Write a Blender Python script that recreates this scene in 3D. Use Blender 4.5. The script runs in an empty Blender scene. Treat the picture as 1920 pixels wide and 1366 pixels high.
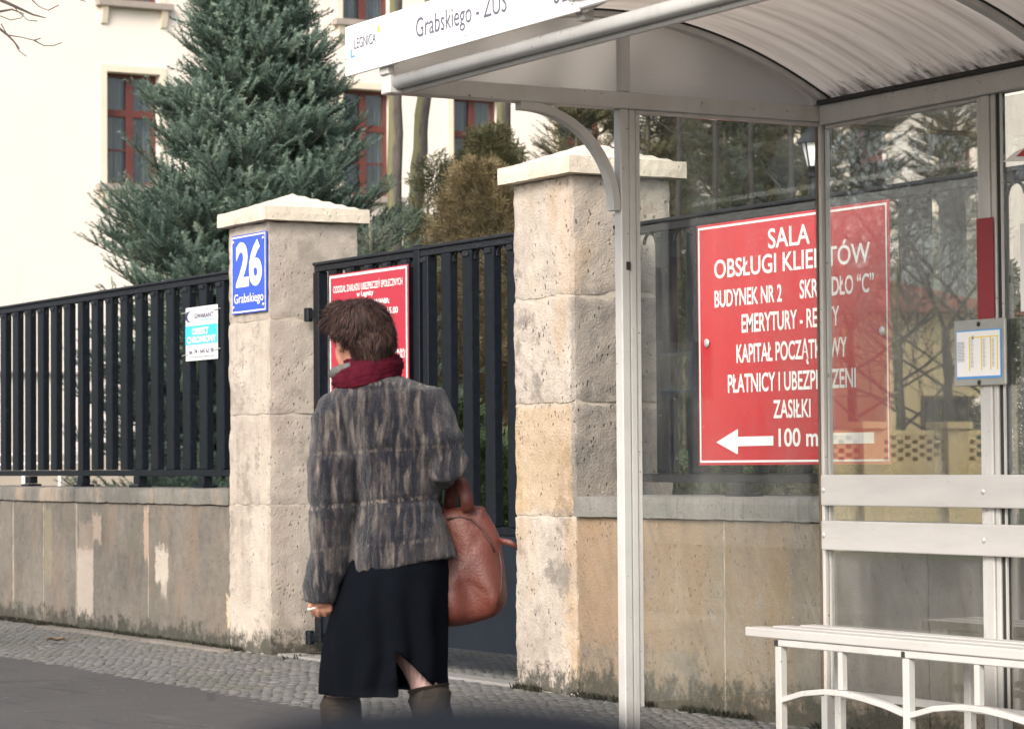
import bpy, math, random
import numpy as np
from mathutils import Vector, Matrix, noise
random.seed(7)
RNG = np.random.default_rng(7)
R = math.radians
scene = bpy.context.scene
COL = scene.collection

# ------------------------------------------------------------------ camera
# X runs across the street towards the building, Y along the street, Z up
H = 1.1
F = 5146.6
RT = np.array([0.86689119, -0.49844535, -0.00720343])
UP = np.array([-0.01179913, -0.03496287, 0.99931896])
FW = np.array([0.49835774, 0.86621581, 0.03619022])
cam = bpy.data.cameras.new('camera')
camo = bpy.data.objects.new('camera', cam)
COL.objects.link(camo)
scene.camera = camo
m = Matrix.Identity(4)
for i in range(3):
    m[i][0], m[i][1], m[i][2] = RT[i], UP[i], -FW[i]
m[2][3] = H
camo.matrix_world = m
cam.sensor_width = 36.0
cam.lens = F / 1920 * 36
cam.clip_start = 0.05
cam.clip_end = 2000
cam.dof.use_dof = True
cam.dof.focus_distance = 11.3
cam.dof.aperture_fstop = 8.0

# ------------------------------------------------------------------ world, sun, exposure
SUN_EL, SUN_AZ = R(36), R(238)      # azimuth measured clockwise from +Y
world = bpy.data.worlds.new('World')
scene.world = world
world.use_nodes = True
wt = world.node_tree
sky = wt.nodes.new('ShaderNodeTexSky')
sky.sky_type = 'NISHITA'
sky.sun_disc = False
sky.sun_elevation = SUN_EL
sky.sun_rotation = SUN_AZ
sky.air_density = 1.0
sky.dust_density = 4.0
sky.ozone_density = 1.0
bg = wt.nodes['Background']
hz = wt.nodes.new('ShaderNodeHueSaturation')          # thin high haze: a paler sky
hz.inputs['Saturation'].default_value = 0.5
wt.links.new(sky.outputs['Color'], hz.inputs['Color'])
wt.links.new(hz.outputs['Color'], bg.inputs['Color'])
bg.inputs['Strength'].default_value = 0.15
sun = bpy.data.lights.new('sun', 'SUN')
sun.energy = 1.15
sun.angle = R(24)
sun.color = (1.0, 0.90, 0.76)
suno = bpy.data.objects.new('sun', sun)
COL.objects.link(suno)
sd = Vector((math.sin(SUN_AZ) * math.cos(SUN_EL), math.cos(SUN_AZ) * math.cos(SUN_EL), math.sin(SUN_EL)))
suno.rotation_euler = sd.to_track_quat('Z', 'Y').to_euler()
scene.view_settings.view_transform = 'Standard'
scene.view_settings.look = 'None'
scene.view_settings.exposure = 1.12
scene.view_settings.gamma = 1.0
scene.cycles.max_bounces = 8
scene.cycles.transparent_max_bounces = 24
scene.cycles.use_denoising = True

# ------------------------------------------------------------------ helpers
def ray(px, py):
    return FW + RT * (px - 960) / F - UP * (py - 683) / F

def at(px, py, ax, val):
    """pixel of the photograph -> point on the real plane ax = val"""
    d = ray(px, py)
    i = 'XYZ'.index(ax)
    c = (0, 0, H)
    t = (val - c[i]) / d[i]
    return np.array(c) + t * d

def atd(px, py, depth):
    return np.array((0, 0, H)) + ray(px, py) * depth

ORG = {}

def tag(o, label=None, cat=None, group=None, kind=None):
    if label: o['label'] = label
    if cat: o['category'] = cat
    if group: o['group'] = group
    if kind: o['kind'] = kind
    return o

def empty(name, loc, label, cat, group=None):
    o = bpy.data.objects.new(name, None)
    o.empty_display_size = 0.1
    COL.objects.link(o)
    o.location = loc
    ORG[o.name] = np.array(loc, float)
    return tag(o, label, cat, group)

def link_mesh(name, me, mats, parent=None, smooth=False, bevel=0.0, seg=1, origin=None):
    o = bpy.data.objects.new(name, me)
    COL.objects.link(o)
    if not isinstance(mats, (list, tuple)): mats = [mats]
    for mt in mats: me.materials.append(mt)
    if parent is not None:
        ORG[o.name] = ORG[parent.name]
        me.transform(Matrix.Translation(Vector(-ORG[parent.name])))
        o.parent = parent
    elif origin is not None:
        ORG[o.name] = np.array(origin, float)
        me.transform(Matrix.Translation(Vector(-np.array(origin, float))))
        o.location = origin
    else:
        ORG[o.name] = np.zeros(3)
    if smooth:
        me.polygons.foreach_set('use_smooth', [True] * len(me.polygons))
    if bevel:
        b = o.modifiers.new('bevel', 'BEVEL')
        b.width = bevel; b.segments = seg; b.limit_method = 'ANGLE'; b.angle_limit = R(40)
    return o

class MB:
    """collects shapes and links them as ONE mesh object"""
    def __init__(s):
        s.v = []; s.f = []; s.mi = []; s.m = 0
    def add(s, vs, fs):
        b = len(s.v)
        s.v.extend([tuple(float(c) for c in p) for p in vs])
        s.f.extend([tuple(b + i for i in f) for f in fs])
        s.mi.extend([s.m] * len(fs))
    def box(s, x0, x1, y0, y1, z0, z1):
        v = [(x, y, z) for z in (z0, z1) for y in (y0, y1) for x in (x0, x1)]
        s.add(v, [(0, 2, 3, 1), (4, 5, 7, 6), (0, 1, 5, 4), (2, 6, 7, 3), (0, 4, 6, 2), (1, 3, 7, 5)])
        return s
    def tube(s, pts, rad, n=8, cap=True):
        pts = [np.array(p, float) for p in pts]
        if not hasattr(rad, '__len__'): rad = [rad] * len(pts)
        vs = []; fs = []
        ref = np.array((0.13, 0.31, 0.94))
        for i, p in enumerate(pts):
            t = pts[min(i + 1, len(pts) - 1)] - pts[max(i - 1, 0)]
            t = t / (np.linalg.norm(t) + 1e-9)
            a = np.cross(t, ref)
            if np.linalg.norm(a) < 0.05: a = np.cross(t, (1, 0, 0))
            a /= np.linalg.norm(a); b = np.cross(t, a)
            for k in range(n):
                an = 2 * math.pi * k / n
                vs.append(p + (a * math.cos(an) + b * math.sin(an)) * rad[i])
        for i in range(len(pts) - 1):
            for k in range(n):
                k2 = (k + 1) % n
                fs.append((i * n + k, i * n + k2, (i + 1) * n + k2, (i + 1) * n + k))
        if cap:
            fs.append(tuple(range(n - 1, -1, -1)))
            fs.append(tuple((len(pts) - 1) * n + k for k in range(n)))
        s.add(vs, fs)
        return s
    def ribbon(s, pts, half, thick, side):
        """flat bar along pts: `side` is its width direction, thickness across"""
        pts = [np.array(p, float) for p in pts]
        side = np.array(side, float)
        vs = []; fs = []
        for i, p in enumerate(pts):
            t = pts[min(i + 1, len(pts) - 1)] - pts[max(i - 1, 0)]
            t /= np.linalg.norm(t)
            nn = np.cross(t, side); nn /= np.linalg.norm(nn)
            vs += [p - side * half - nn * thick, p + side * half - nn * thick, p + side * half + nn * thick, p - side * half + nn * thick]
        for i in range(len(pts) - 1):
            for k in range(4):
                k2 = (k + 1) % 4
                fs.append((i * 4 + k, i * 4 + k2, i * 4 + 4 + k2, i * 4 + 4 + k))
        e = (len(pts) - 1) * 4
        fs += [(3, 2, 1, 0), (e, e + 1, e + 2, e + 3)]
        s.add(vs, fs)
        return s
    def loft(s, rings, n=24, cap=True, power=2.0):
        """rings of (centre, half-axis a, half-axis b)"""
        vs = []; fs = []
        for c, a, b in rings:
            c = np.array(c, float); a = np.array(a, float); b = np.array(b, float)
            for k in range(n):
                an = 2 * math.pi * k / n
                ca, sa = math.cos(an), math.sin(an)
                e = 2.0 / power
                vs.append(c + a * math.copysign(abs(ca) ** e, ca) + b * math.copysign(abs(sa) ** e, sa))
        for i in range(len(rings) - 1):
            for k in range(n):
                k2 = (k + 1) % n
                fs.append((i * n + k, i * n + k2, (i + 1) * n + k2, (i + 1) * n + k))
        if cap:
            fs.append(tuple(range(n - 1, -1, -1)))
            fs.append(tuple((len(rings) - 1) * n + k for k in range(n)))
        s.add(vs, fs)
        return s
    def ball(s, c, r, n=16, rings=10):
        c = np.array(c, float)
        if not hasattr(r, '__len__'): r = (r, r, r)
        rr = []
        for i in range(rings + 1):
            th = math.pi * (0.03 + 0.94 * i / rings)
            q = math.sin(th); z = -math.cos(th)
            rr.append((c + np.array((0, 0, z * r[2])), (r[0] * q, 0, 0), (0, r[1] * q, 0)))
        return s.loft(rr, n)
    def prism(s, poly, fr, t0, t1):
        """2D polygon in frame fr=(origin,u,v,n), from t0 to t1 along n"""
        o, u, v, n = [np.array(q, float) for q in fr]
        k = len(poly)
        vs = [o + u * p[0] + v * p[1] + n * t0 for p in poly] + [o + u * p[0] + v * p[1] + n * t1 for p in poly]
        fs = [tuple(range(k - 1, -1, -1)), tuple(range(k, 2 * k))] + [(i, (i + 1) % k, k + (i + 1) % k, k + i) for i in range(k)]
        s.add(vs, fs)
        return s
    def mesh(s, name):
        me = bpy.data.meshes.new(name)
        me.from_pydata(s.v, [], s.f)
        if max(s.mi or [0]) > 0: me.polygons.foreach_set('material_index', s.mi)
        me.update()
        return me
    def build(s, name, mats, parent=None, **kw):
        return link_mesh(name, s.mesh(name), mats, parent, **kw)

def np_mesh(name, V, Fc, attrs=None):
    """fast mesh from arrays, all faces of one size"""
    me = bpy.data.meshes.new(name)
    V = np.asarray(V, np.float32); Fc = np.asarray(Fc, np.int32)
    k = Fc.shape[1]
    me.vertices.add(len(V)); me.vertices.foreach_set('co', V.ravel())
    me.loops.add(Fc.size); me.loops.foreach_set('vertex_index', Fc.ravel())
    me.polygons.add(len(Fc))
    me.polygons.foreach_set('loop_start', np.arange(0, Fc.size, k, dtype=np.int32))
    me.update(calc_edges=True)
    for an, av in (attrs or {}).items():
        a = me.attributes.new(an, 'FLOAT', 'POINT')
        a.data.foreach_set('value', np.asarray(av, np.float32))
    return me

def instance(proto, M, T, tint=None):
    """copies of proto (verts, faces) under matrices M and offsets T, as one array"""
    pv, pf = proto
    M = np.asarray(M); T = np.asarray(T)
    V = np.einsum('mij,nj->mni', M, pv) + T[:, None, :]
    n = len(pv)
    Fc = pf[None] + (np.arange(len(T)) * n)[:, None, None]
    tn = np.repeat(RNG.random(len(T)) if tint is None else tint, n)
    return V.reshape(-1, 3), Fc.reshape(-1, pf.shape[1]), tn

def frames(D, roll=None):
    """rotation matrices whose x axis is each direction in D"""
    D = np.asarray(D, float)
    x = D / (np.linalg.norm(D, axis=1)[:, None] + 1e-9)
    up = np.tile((0.05, 0.08, 1.0), (len(D), 1))
    y = np.cross(up, x); y /= (np.linalg.norm(y, axis=1)[:, None] + 1e-9)
    z = np.cross(x, y)
    if roll is not None:
        c, s_ = np.cos(roll)[:, None], np.sin(roll)[:, None]
        y, z = y * c + z * s_, z * c - y * s_
    return np.stack((x, y, z), axis=2)

def voxel(mb, size, smooth=4, fac=0.5):
    """melt overlapping shapes into one continuous surface"""
    me = mb.mesh('tmp')
    o = bpy.data.objects.new('tmp', me); COL.objects.link(o)
    r = o.modifiers.new('r', 'REMESH'); r.mode = 'VOXEL'; r.voxel_size = size
    if smooth:
        q = o.modifiers.new('s', 'SMOOTH'); q.iterations = smooth; q.factor = fac
    dg = bpy.context.evaluated_depsgraph_get()
    out = bpy.data.meshes.new_from_object(o.evaluated_get(dg))
    bpy.data.objects.remove(o); bpy.data.meshes.remove(me)
    return out

_cap = None
def text_mesh(body, bold=0.0):
    c = bpy.data.curves.new('t', 'FONT'); c.body = body; c.size = 1.0; c.offset = bold
    c.resolution_u = 4
    o = bpy.data.objects.new('t', c); COL.objects.link(o)
    dg = bpy.context.evaluated_depsgraph_get()
    me = bpy.data.meshes.new_from_object(o.evaluated_get(dg))
    V = np.array([v.co[:] for v in me.vertices]); Fs = [tuple(p.vertices) for p in me.polygons]
    bpy.data.objects.remove(o); bpy.data.curves.remove(c); bpy.data.meshes.remove(me)
    return V, Fs

def put_text(mb, body, ax, val, sgn, xl, ybot, ytop, xr, bold=0.012, off=0.0):
    """writing on the plane ax=val: left and right edge, baseline and cap line measured on the photograph"""
    global _cap
    if _cap is None:
        h = text_mesh('H')[0]; _cap = h[:, 1].max()
    V, Fs = text_mesh(body, bold)
    a = at(xl, ybot, ax, val); b = at(xl, ytop, ax, val); c = at(xr, ybot, ax, val)
    hgt = b[2] - a[2]
    run = 1 if ax == 'X' else 0
    x0, x1 = V[:, 0].min(), V[:, 0].max()
    out = []
    for v in V:
        p = np.array(a)
        p[run] = a[run] + (v[0] - x0) / (x1 - x0) * (c[run] - a[run])
        p[2] = a[2] + v[1] / _cap * hgt
        p['XYZ'.index(ax)] = val + sgn * off
        out.append(p)
    mb.add(out, Fs)

def px_quad(mb, pts, ax, val):
    """flat mark on the plane ax=val with corners measured on the photograph"""
    mb.add([at(x, y, ax, val) for x, y in pts], [tuple(range(len(pts)))])

# ------------------------------------------------------------------ node helpers
class Mat:
    def __init__(s, name):
        s.mat = bpy.data.materials.new(name); s.mat.use_nodes = True
        s.nt = s.mat.node_tree; s.nt.nodes.clear()
        s.out = s.nt.nodes.new('ShaderNodeOutputMaterial')
    def n(s, typ, ins=None, **props):
        nd = s.nt.nodes.new('ShaderNode' + typ)
        for k, v in props.items(): setattr(nd, k, v)
        for k, v in (ins or {}).items():
            sk = nd.inputs[k]
            if isinstance(v, bpy.types.NodeSocket): s.nt.links.new(v, sk)
            else: sk.default_value = v
        return nd
    def pos(s): return s.n('NewGeometry').outputs['Position']
    def objc(s): return s.n('TexCoord').outputs['Object']
    def scale(s, v, sc, loc=(0, 0, 0)): return s.n('Mapping', {'Vector': v, 'Scale': sc, 'Location': loc}).outputs[0]
    def noise(s, v, sc, det=4, rough=0.55, dist=0.0):
        return s.n('TexNoise', {'Vector': v, 'Scale': sc, 'Detail': det, 'Roughness': rough, 'Distortion': dist}).outputs[0]
    def math(s, op, a, b=0.5, clamp=False):
        nd = s.n('Math', {0: a, 1: b}, operation=op); nd.use_clamp = clamp
        return nd.outputs[0]
    def ramp(s, f, stops, inter='LINEAR'):
        nd = s.n('ValToRGB', {'Fac': f}); cr = nd.color_ramp; cr.interpolation = inter
        while len(cr.elements) < len(stops): cr.elements.new(0.5)
        for e, (p, c) in zip(cr.elements, stops):
            e.position = p
            e.color = (*c, 1) if hasattr(c, '__len__') else (c, c, c, 1)
        return nd.outputs[0]
    def mix(s, f, a, b, mode='MIX'):
        nd = s.n('Mix', data_type='RGBA', blend_type=mode)
        for k, v in ((0, f), (6, a), (7, b)):
            if isinstance(v, bpy.types.NodeSocket): s.nt.links.new(v, nd.inputs[k])
            else: nd.inputs[k].default_value = v if k == 0 else ((*v, 1) if hasattr(v, '__len__') else (v, v, v, 1))
        return nd.outputs[2]
    def step(s, v, a, b, lo=0.0, hi=1.0):
        nd = s.n('MapRange', {'Value': v, 'From Min': a, 'From Max': b, 'To Min': lo, 'To Max': hi}, interpolation_type='SMOOTHSTEP')
        return nd.outputs[0]
    def sep(s, v): return s.n('SeparateXYZ', {0: v}).outputs
    def bump(s, h, strength=0.5, dist=0.01, normal=None):
        ins = {'Height': h, 'Strength': strength, 'Distance': dist}
        if normal is not None: ins['Normal'] = normal
        return s.n('Bump', ins).outputs[0]
    def attr(s, name): return s.n('Attribute', attribute_name=name).outputs['Fac']
    def bsdf(s, col, rough=0.7, normal=None, **kw):
        ins = {'Base Color': col if isinstance(col, bpy.types.NodeSocket) else (*col, 1), 'Roughness': rough}
        if normal is not None: ins['Normal'] = normal
        for k, v in kw.items(): ins[k.replace('_', ' ')] = v
        b = s.n('BsdfPrincipled', ins)
        s.done(b.outputs[0])
        return s
    def done(s, sock): s.nt.links.new(sock, s.out.inputs['Surface'])

def flat(name, col, rough=0.6, var=0.12, sc=8.0, bump=0.0, bsc=60.0, **kw):
    """one colour with a little natural mottling"""
    M = Mat(name); P = M.objc()
    f = M.noise(P, sc, 5)
    c = M.mix(f, [x * (1 - var) for x in col], [min(1, x * (1 + var)) for x in col])
    nm = M.bump(M.noise(P, bsc, 4), bump, 0.004) if bump else None
    return M.bsdf(c, rough, nm, **kw).mat

def stone(name, stops, streak=0.35, pits=0.6, moss=0.18, patches=(), dark=None, bump=0.7, seed=0.0, joints=(), warm=None, stsc=9, diag=0.0):
    M = Mat(name); P = M.scale(M.pos(), (1, 1, 1), (seed, seed * 1.7, 0)); W = M.pos()
    n1 = M.noise(P, 2.2, 6, 0.62); n2 = M.noise(P, 17, 7, 0.72); n3 = M.noise(P, 110, 3, 0.6)
    f = M.math('ADD', M.math('MULTIPLY', n1, 0.62), M.math('MULTIPLY', n2, 0.38))
    f = M.math('ADD', M.math('MULTIPLY', M.math('SUBTRACT', f, 0.5), 1.5), 0.5)
    c = M.ramp(f, stops)
    st = M.noise(M.scale(P, (stsc, stsc, 0.8)), 1.0, 5, 0.6)
    c = M.mix(M.math('MULTIPLY', M.step(st, 0.52, 0.72), streak), c, M.mix(0.6, c, (0.1, 0.09, 0.075)))
    if warm:
        wn = M.noise(M.scale(P, (3.2, 3.2, 1.1), (5, 2, 1)), 1.0, 5, 0.62)
        c = M.mix(M.math('MULTIPLY', M.step(wn, 0.5, 0.68), 0.75), c, M.mix(0.75, c, warm))
    if dark:
        dn = M.noise(M.scale(P, (1, 1, 1), (3, 9, 4)), 2.6, 7, 0.7)
        c = M.mix(M.math('MULTIPLY', M.step(dn, 0.54, 0.62), 0.8), c, M.mix(0.8, c, dark))
    s = M.sep(W)
    jit = M.math('MULTIPLY', M.math('SUBTRACT', M.noise(P, 22, 5, 0.7), 0.5), 0.09)
    yy = M.math('ADD', s[1], jit); zz = M.math('ADD', s[2], M.math('MULTIPLY', jit, 2.2))
    for (y0, y1, z0, z1, col, amt) in patches:
        k = M.math('MULTIPLY', M.math('MULTIPLY', M.step(yy, y0 - 0.012, y0 + 0.012), M.step(yy, y1 + 0.012, y1 - 0.012)),
                   M.math('MULTIPLY', M.step(zz, z0 - 0.02, z0 + 0.03), M.step(zz, z1 + 0.03, z1 - 0.02)))
        c = M.mix(M.math('MULTIPLY', k, amt), c, M.mix(M.math('MULTIPLY', n2, 0.5), col, c))
    if diag:
        rot = M.n('Mapping', {'Vector': P, 'Rotation': (R(32), 0, 0)}).outputs[0]
        dg_ = M.noise(M.scale(rot, (4, 34, 1.6)), 1.0, 5, 0.65)
        c = M.mix(M.math('MULTIPLY', M.step(dg_, 0.55, 0.70), diag), c, M.mix(0.5, c, (0.33, 0.29, 0.24)))
        c = M.mix(M.math('MULTIPLY', M.step(dg_, 0.45, 0.32), diag), c, M.mix(0.5, c, (0.09, 0.08, 0.07)))
    hgt = M.math('ADD', M.math('MULTIPLY', n2, 0.5), M.math('MULTIPLY', n3, 0.35))
    vo = M.n('TexVoronoi', {'Vector': M.scale(P, (1, 1, 0.55)), 'Scale': 42.0, 'Randomness': 1.0}).outputs['Distance']
    pm = M.math('MULTIPLY', M.step(vo, 0.27, 0.08), M.step(M.noise(P, 6, 3), 0.43, 0.58))
    c = M.mix(M.math('MULTIPLY', pm, pits), c, M.mix(0.65, c, (0.05, 0.042, 0.035)))
    hgt = M.math('SUBTRACT', hgt, M.math('MULTIPLY', pm, 0.55))
    for jy in joints:
        d = M.math('ABSOLUTE', M.math('SUBTRACT', M.math('ADD', s[1], M.math('MULTIPLY', jit, 0.10)), jy))
        k = M.step(d, 0.011, 0.004)
        c = M.mix(M.math('MULTIPLY', k, 0.75), c, (0.50, 0.45, 0.38))
        hgt = M.math('ADD', hgt, M.math('MULTIPLY', k, 0.3))
    if moss:
        mn = M.math('ADD', s[2], M.math('MULTIPLY', M.math('SUBTRACT', M.noise(P, 11, 7, 0.8), 0.5), 0.62))
        c = M.mix(M.math('MULTIPLY', M.step(mn, moss, moss * 0.25), 0.88), c, M.ramp(n2, [(0.3, (0.016, 0.018, 0.014)), (0.7, (0.050, 0.050, 0.034))]))
    return M.bsdf(c, 0.9, M.bump(hgt, bump, 0.019)).mat

SAND = [(0.25, (0.27, 0.228, 0.19)), (0.42, (0.37, 0.318, 0.27)), (0.58, (0.44, 0.385, 0.33)), (0.78, (0.53, 0.465, 0.40))]
GREY = [(0.25, (0.085, 0.076, 0.066)), (0.45, (0.135, 0.120, 0.102)), (0.6, (0.175, 0.155, 0.132)), (0.8, (0.23, 0.203, 0.172))]
OCHRE = [(0.22, (0.135, 0.112, 0.086)), (0.42, (0.205, 0.160, 0.115)), (0.56, (0.25, 0.192, 0.135)), (0.8, (0.27, 0.235, 0.195))]

# ------------------------------------------------------------------ setting: ground
XW = 6.75                      # street face of wall and piers
def ground_materials():
    A = Mat('asphalt'); P = A.pos()
    n1 = A.noise(P, 0.9, 5, 0.6); sp = A.noise(P, 190, 2, 0.6); st = A.noise(A.scale(P, (3.5, 0.6, 1)), 1.2, 5, 0.65)
    c = A.mix(A.step(sp, 0.50, 0.66), A.ramp(n1, [(0.3, (0.031, 0.029, 0.029)), (0.7, (0.050, 0.047, 0.046))]), (0.12, 0.11, 0.10))
    c = A.mix(A.math('MULTIPLY', A.step(st, 0.54, 0.70), 0.5), c, (0.095, 0.087, 0.080))
    st2 = A.noise(A.scale(P, (9, 1.0, 1), (2, 7, 0)), 1.0, 5, 0.7)
    c = A.mix(A.math('MULTIPLY', A.step(st2, 0.57, 0.68), 0.6), c, (0.024, 0.023, 0.024))
    c = A.mix(A.math('MULTIPLY', A.step(A.noise(P, 22, 2, 0.5), 0.70, 0.73), 0.7), c, (0.24, 0.22, 0.19))
    cr = A.n('TexVoronoi', {'Vector': A.scale(P, (0.8, 1.6, 1)), 'Scale': 1.0}, feature='DISTANCE_TO_EDGE').outputs['Distance']
    c = A.mix(A.math('MULTIPLY', A.step(cr, 0.012, 0.003), 0.6), c, (0.025, 0.024, 0.023))
    A.bsdf(c, 0.85, A.bump(A.math('ADD', sp, A.math('MULTIPLY', n1, 0.6)), 0.5, 0.006))
    G = Mat('cobble_stone'); t = G.attr('tint'); P = G.pos()
    n = G.noise(P, 45, 4, 0.65); b = G.noise(P, 1.3, 4)
    c = G.ramp(t, [(0.0, (0.082, 0.082, 0.078)), (0.4, (0.105, 0.103, 0.097)), (0.75, (0.122, 0.118, 0.109)), (1.0, (0.15, 0.14, 0.125))])
    c = G.mix(G.math('MULTIPLY', n, 0.5), c, (0.10, 0.098, 0.09))
    c = G.mix(G.math('MULTIPLY', G.step(b, 0.52, 0.66), 0.45), c, (0.075, 0.078, 0.05))
    G.bsdf(c, 0.8, G.bump(n, 0.5, 0.006))
    J = Mat('joint_earth'); P = J.pos()
    c = J.ramp(J.noise(P, 14, 5, 0.7), [(0.3, (0.03, 0.03, 0.022)), (0.6, (0.075, 0.07, 0.05)), (0.75, (0.06, 0.068, 0.03))])
    J.bsdf(c, 0.95, J.bump(J.noise(P, 60, 4), 0.6, 0.01))
    L = Mat('lawn'); P = L.pos()
    c = L.ramp(L.noise(P, 3, 6, 0.7), [(0.3, (0.035, 0.05, 0.02)), (0.55, (0.06, 0.075, 0.03)), (0.75, (0.10, 0.09, 0.05))])
    L.bsdf(c, 0.95, L.bump(L.noise(P, 40, 5), 0.8, 0.03))
    return A.mat, G.mat, J.mat, L.mat
ASPH, COBB, JOINT, LAWN = ground_materials()

g = MB(); g.add([(-600, -400, -0.17), (900, -400, -0.17), (900, 900, -0.17), (-600, 900, -0.17)], [(0, 1, 2, 3)])
tag(g.build('ground', LAWN), kind='structure')
g = MB(); g.add([(-9.0, -150, -0.13), (1.6, -150, -0.13), (1.6, 400, -0.13), (-9.0, 400, -0.13)], [(0, 1, 2, 3)])
tag(g.build('road', ASPH), kind='structure')
KERB = flat('kerb_granite', (0.19, 0.182, 0.17), 0.85, 0.25, 20, 0.5)
g = MB()
for k in range(60): g.box(1.6, 1.75, -10 + k, -9.012 + k, -0.3, 0.012)
tag(g.build('kerb', KERB, bevel=0.012, seg=2), kind='structure')
g = MB(); g.add([(1.75, -150, 0.0), (5.47, -150, 0.0), (5.47, 300, 0.0), (1.75, 300, 0.0)], [(0, 1, 2, 3)])
tag(g.build('pavement', ASPH), kind='structure')
g = MB(); g.add([(5.47, -150, -0.005), (9.2, -150, -0.005), (9.2, 300, -0.005), (5.47, 300, -0.005)], [(0, 1, 2, 3)])
tag(g.build('pavement_bed', JOINT), kind='structure')
def cobbles():
    sv = []; 
    rows = []
    s = 0.057
    V = []; Fc = []; T = []
    y = 6.0; r = 0
    while y < 27:
        lo, hi = 5.45 + 0.03 * noise.noise((y * 1.5, 0, 0)), 6.78
        if 11.75 < y < 14.5: hi = 8.8
        x = lo + (r % 2) * s * 0.5
        while x < hi:
            w = s * RNG.uniform(0.41, 0.50); d = s * RNG.uniform(0.41, 0.50)
            cx = x + RNG.normal(0, 0.004); cy = y + RNG.normal(0, 0.004) + 0.02 * math.sin(x * 5)
            h = RNG.normal(0, 0.0015); tx, ty = RNG.normal(0, 0.014, 2)
            b = len(V); an = RNG.normal(0, 0.12); ca, sa = math.cos(an), math.sin(an)
            tt = RNG.random()
            for kk, (q, zz) in enumerate(((1.0, -0.02), (0.97, -0.002), (0.80, 0.0015))):
                for (ux, uy) in ((-1, -1), (1, -1), (1, 1), (-1, 1)):
                    jx = ux * w * q * RNG.uniform(0.9, 1.04); jy = uy * d * q * RNG.uniform(0.9, 1.04)
                    V.append((cx + jx * ca - jy * sa, cy + jx * sa + jy * ca, h + zz + jx * tx + jy * ty)); T.append(tt)
            for k in range(2):
                for j in range(4):
                    j2 = (j + 1) % 4
                    Fc.append((b + k * 4 + j, b + k * 4 + j2, b + k * 4 + 4 + j2, b + k * 4 + 4 + j))
            Fc.append((b + 8, b + 9, b + 10, b + 11))
            x += s
        y += s; r += 1
    me = np_mesh('cobble_pavement', V, Fc, {'tint': T})
    tag(link_mesh('cobble_pavement', me, COBB, smooth=False), kind='structure')
cobbles()
SLABM = stone('kerb_slab_stone', GREY, 0.2, 0.5, 0, seed=9)
g = MB()
for k in range(3): g.box(6.76, 6.90, 11.73 + k * 0.93, 12.655 + k * 0.93, -0.05, 0.014)
tag(g.build('threshold_kerb', KERB, bevel=0.01), kind='structure')
g = MB()
for k in range(5): g.box(6.60, 6.72, 15.0 + k * 0.62, 15.6 + k * 0.62, -0.05, 0.012 + 0.004 * (k % 2))
tag(g.build('edging_stones', SLABM, bevel=0.008), kind='structure')

# ------------------------------------------------------------------ stone piers and plinth walls
def block(mb, x0, x1, y0, y1, z0, z1, res=0.035, r0=0.006, chip=0.02, amp=0.004, seed=0.0):
    """dressed stone block: every face a grid, edges rounded and chipped by noise"""
    lo = np.array((x0, y0, z0)); hi = np.array((x1, y1, z1)); c = (lo + hi) / 2; hf = (hi - lo) / 2
    for ax in range(3):
        u, w = [i for i in range(3) if i != ax]
        nu = max(2, int((hi[u] - lo[u]) / res)); nw = max(2, int((hi[w] - lo[w]) / res))
        for sg in (-1, 1):
            vs = []
            for j in range(nw + 1):
                for i in range(nu + 1):
                    p = np.zeros(3)
                    p[ax] = c[ax] + sg * hf[ax]; p[u] = lo[u] + (hi[u] - lo[u]) * i / nu; p[w] = lo[w] + (hi[w] - lo[w]) * j / nw
                    q = Vector(p * 7.0 + seed)
                    rr = r0 + chip * max(0.0, noise.fractal(q, 1.0, 2.0, 4) - 0.02)
                    inner = np.clip(p, lo + rr, hi - rr); d = p - inner; ln = np.linalg.norm(d)
                    if ln > 1e-6: p = inner + d / ln * rr
                    nv = noise.noise_vector(Vector(p * 16.0 + seed)); nv2 = noise.noise_vector(Vector(p * 42.0 + seed))
                    p = p + np.array(nv) * amp + np.array(nv2) * amp * 0.45
                    vs.append(p)
            fs = []
            for j in range(nw):
                for i in range(nu):
                    a = j * (nu + 1) + i
                    f = (a, a + 1, a + nu + 2, a + nu + 1)
                    flip = (sg > 0) == (ax == 1)
                    fs.append(f[::-1] if flip else f)
            mb.add(vs, fs)

CAPM = stone('cap_stone', [(0.25, (0.46, 0.40, 0.32)), (0.5, (0.60, 0.53, 0.43)), (0.75, (0.68, 0.61, 0.50))], 0.25, 0.25, 0, seed=3, bump=0.5)
MORT = flat('mortar', (0.42, 0.37, 0.31), 0.95, 0.2, 30, 0.6)

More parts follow.
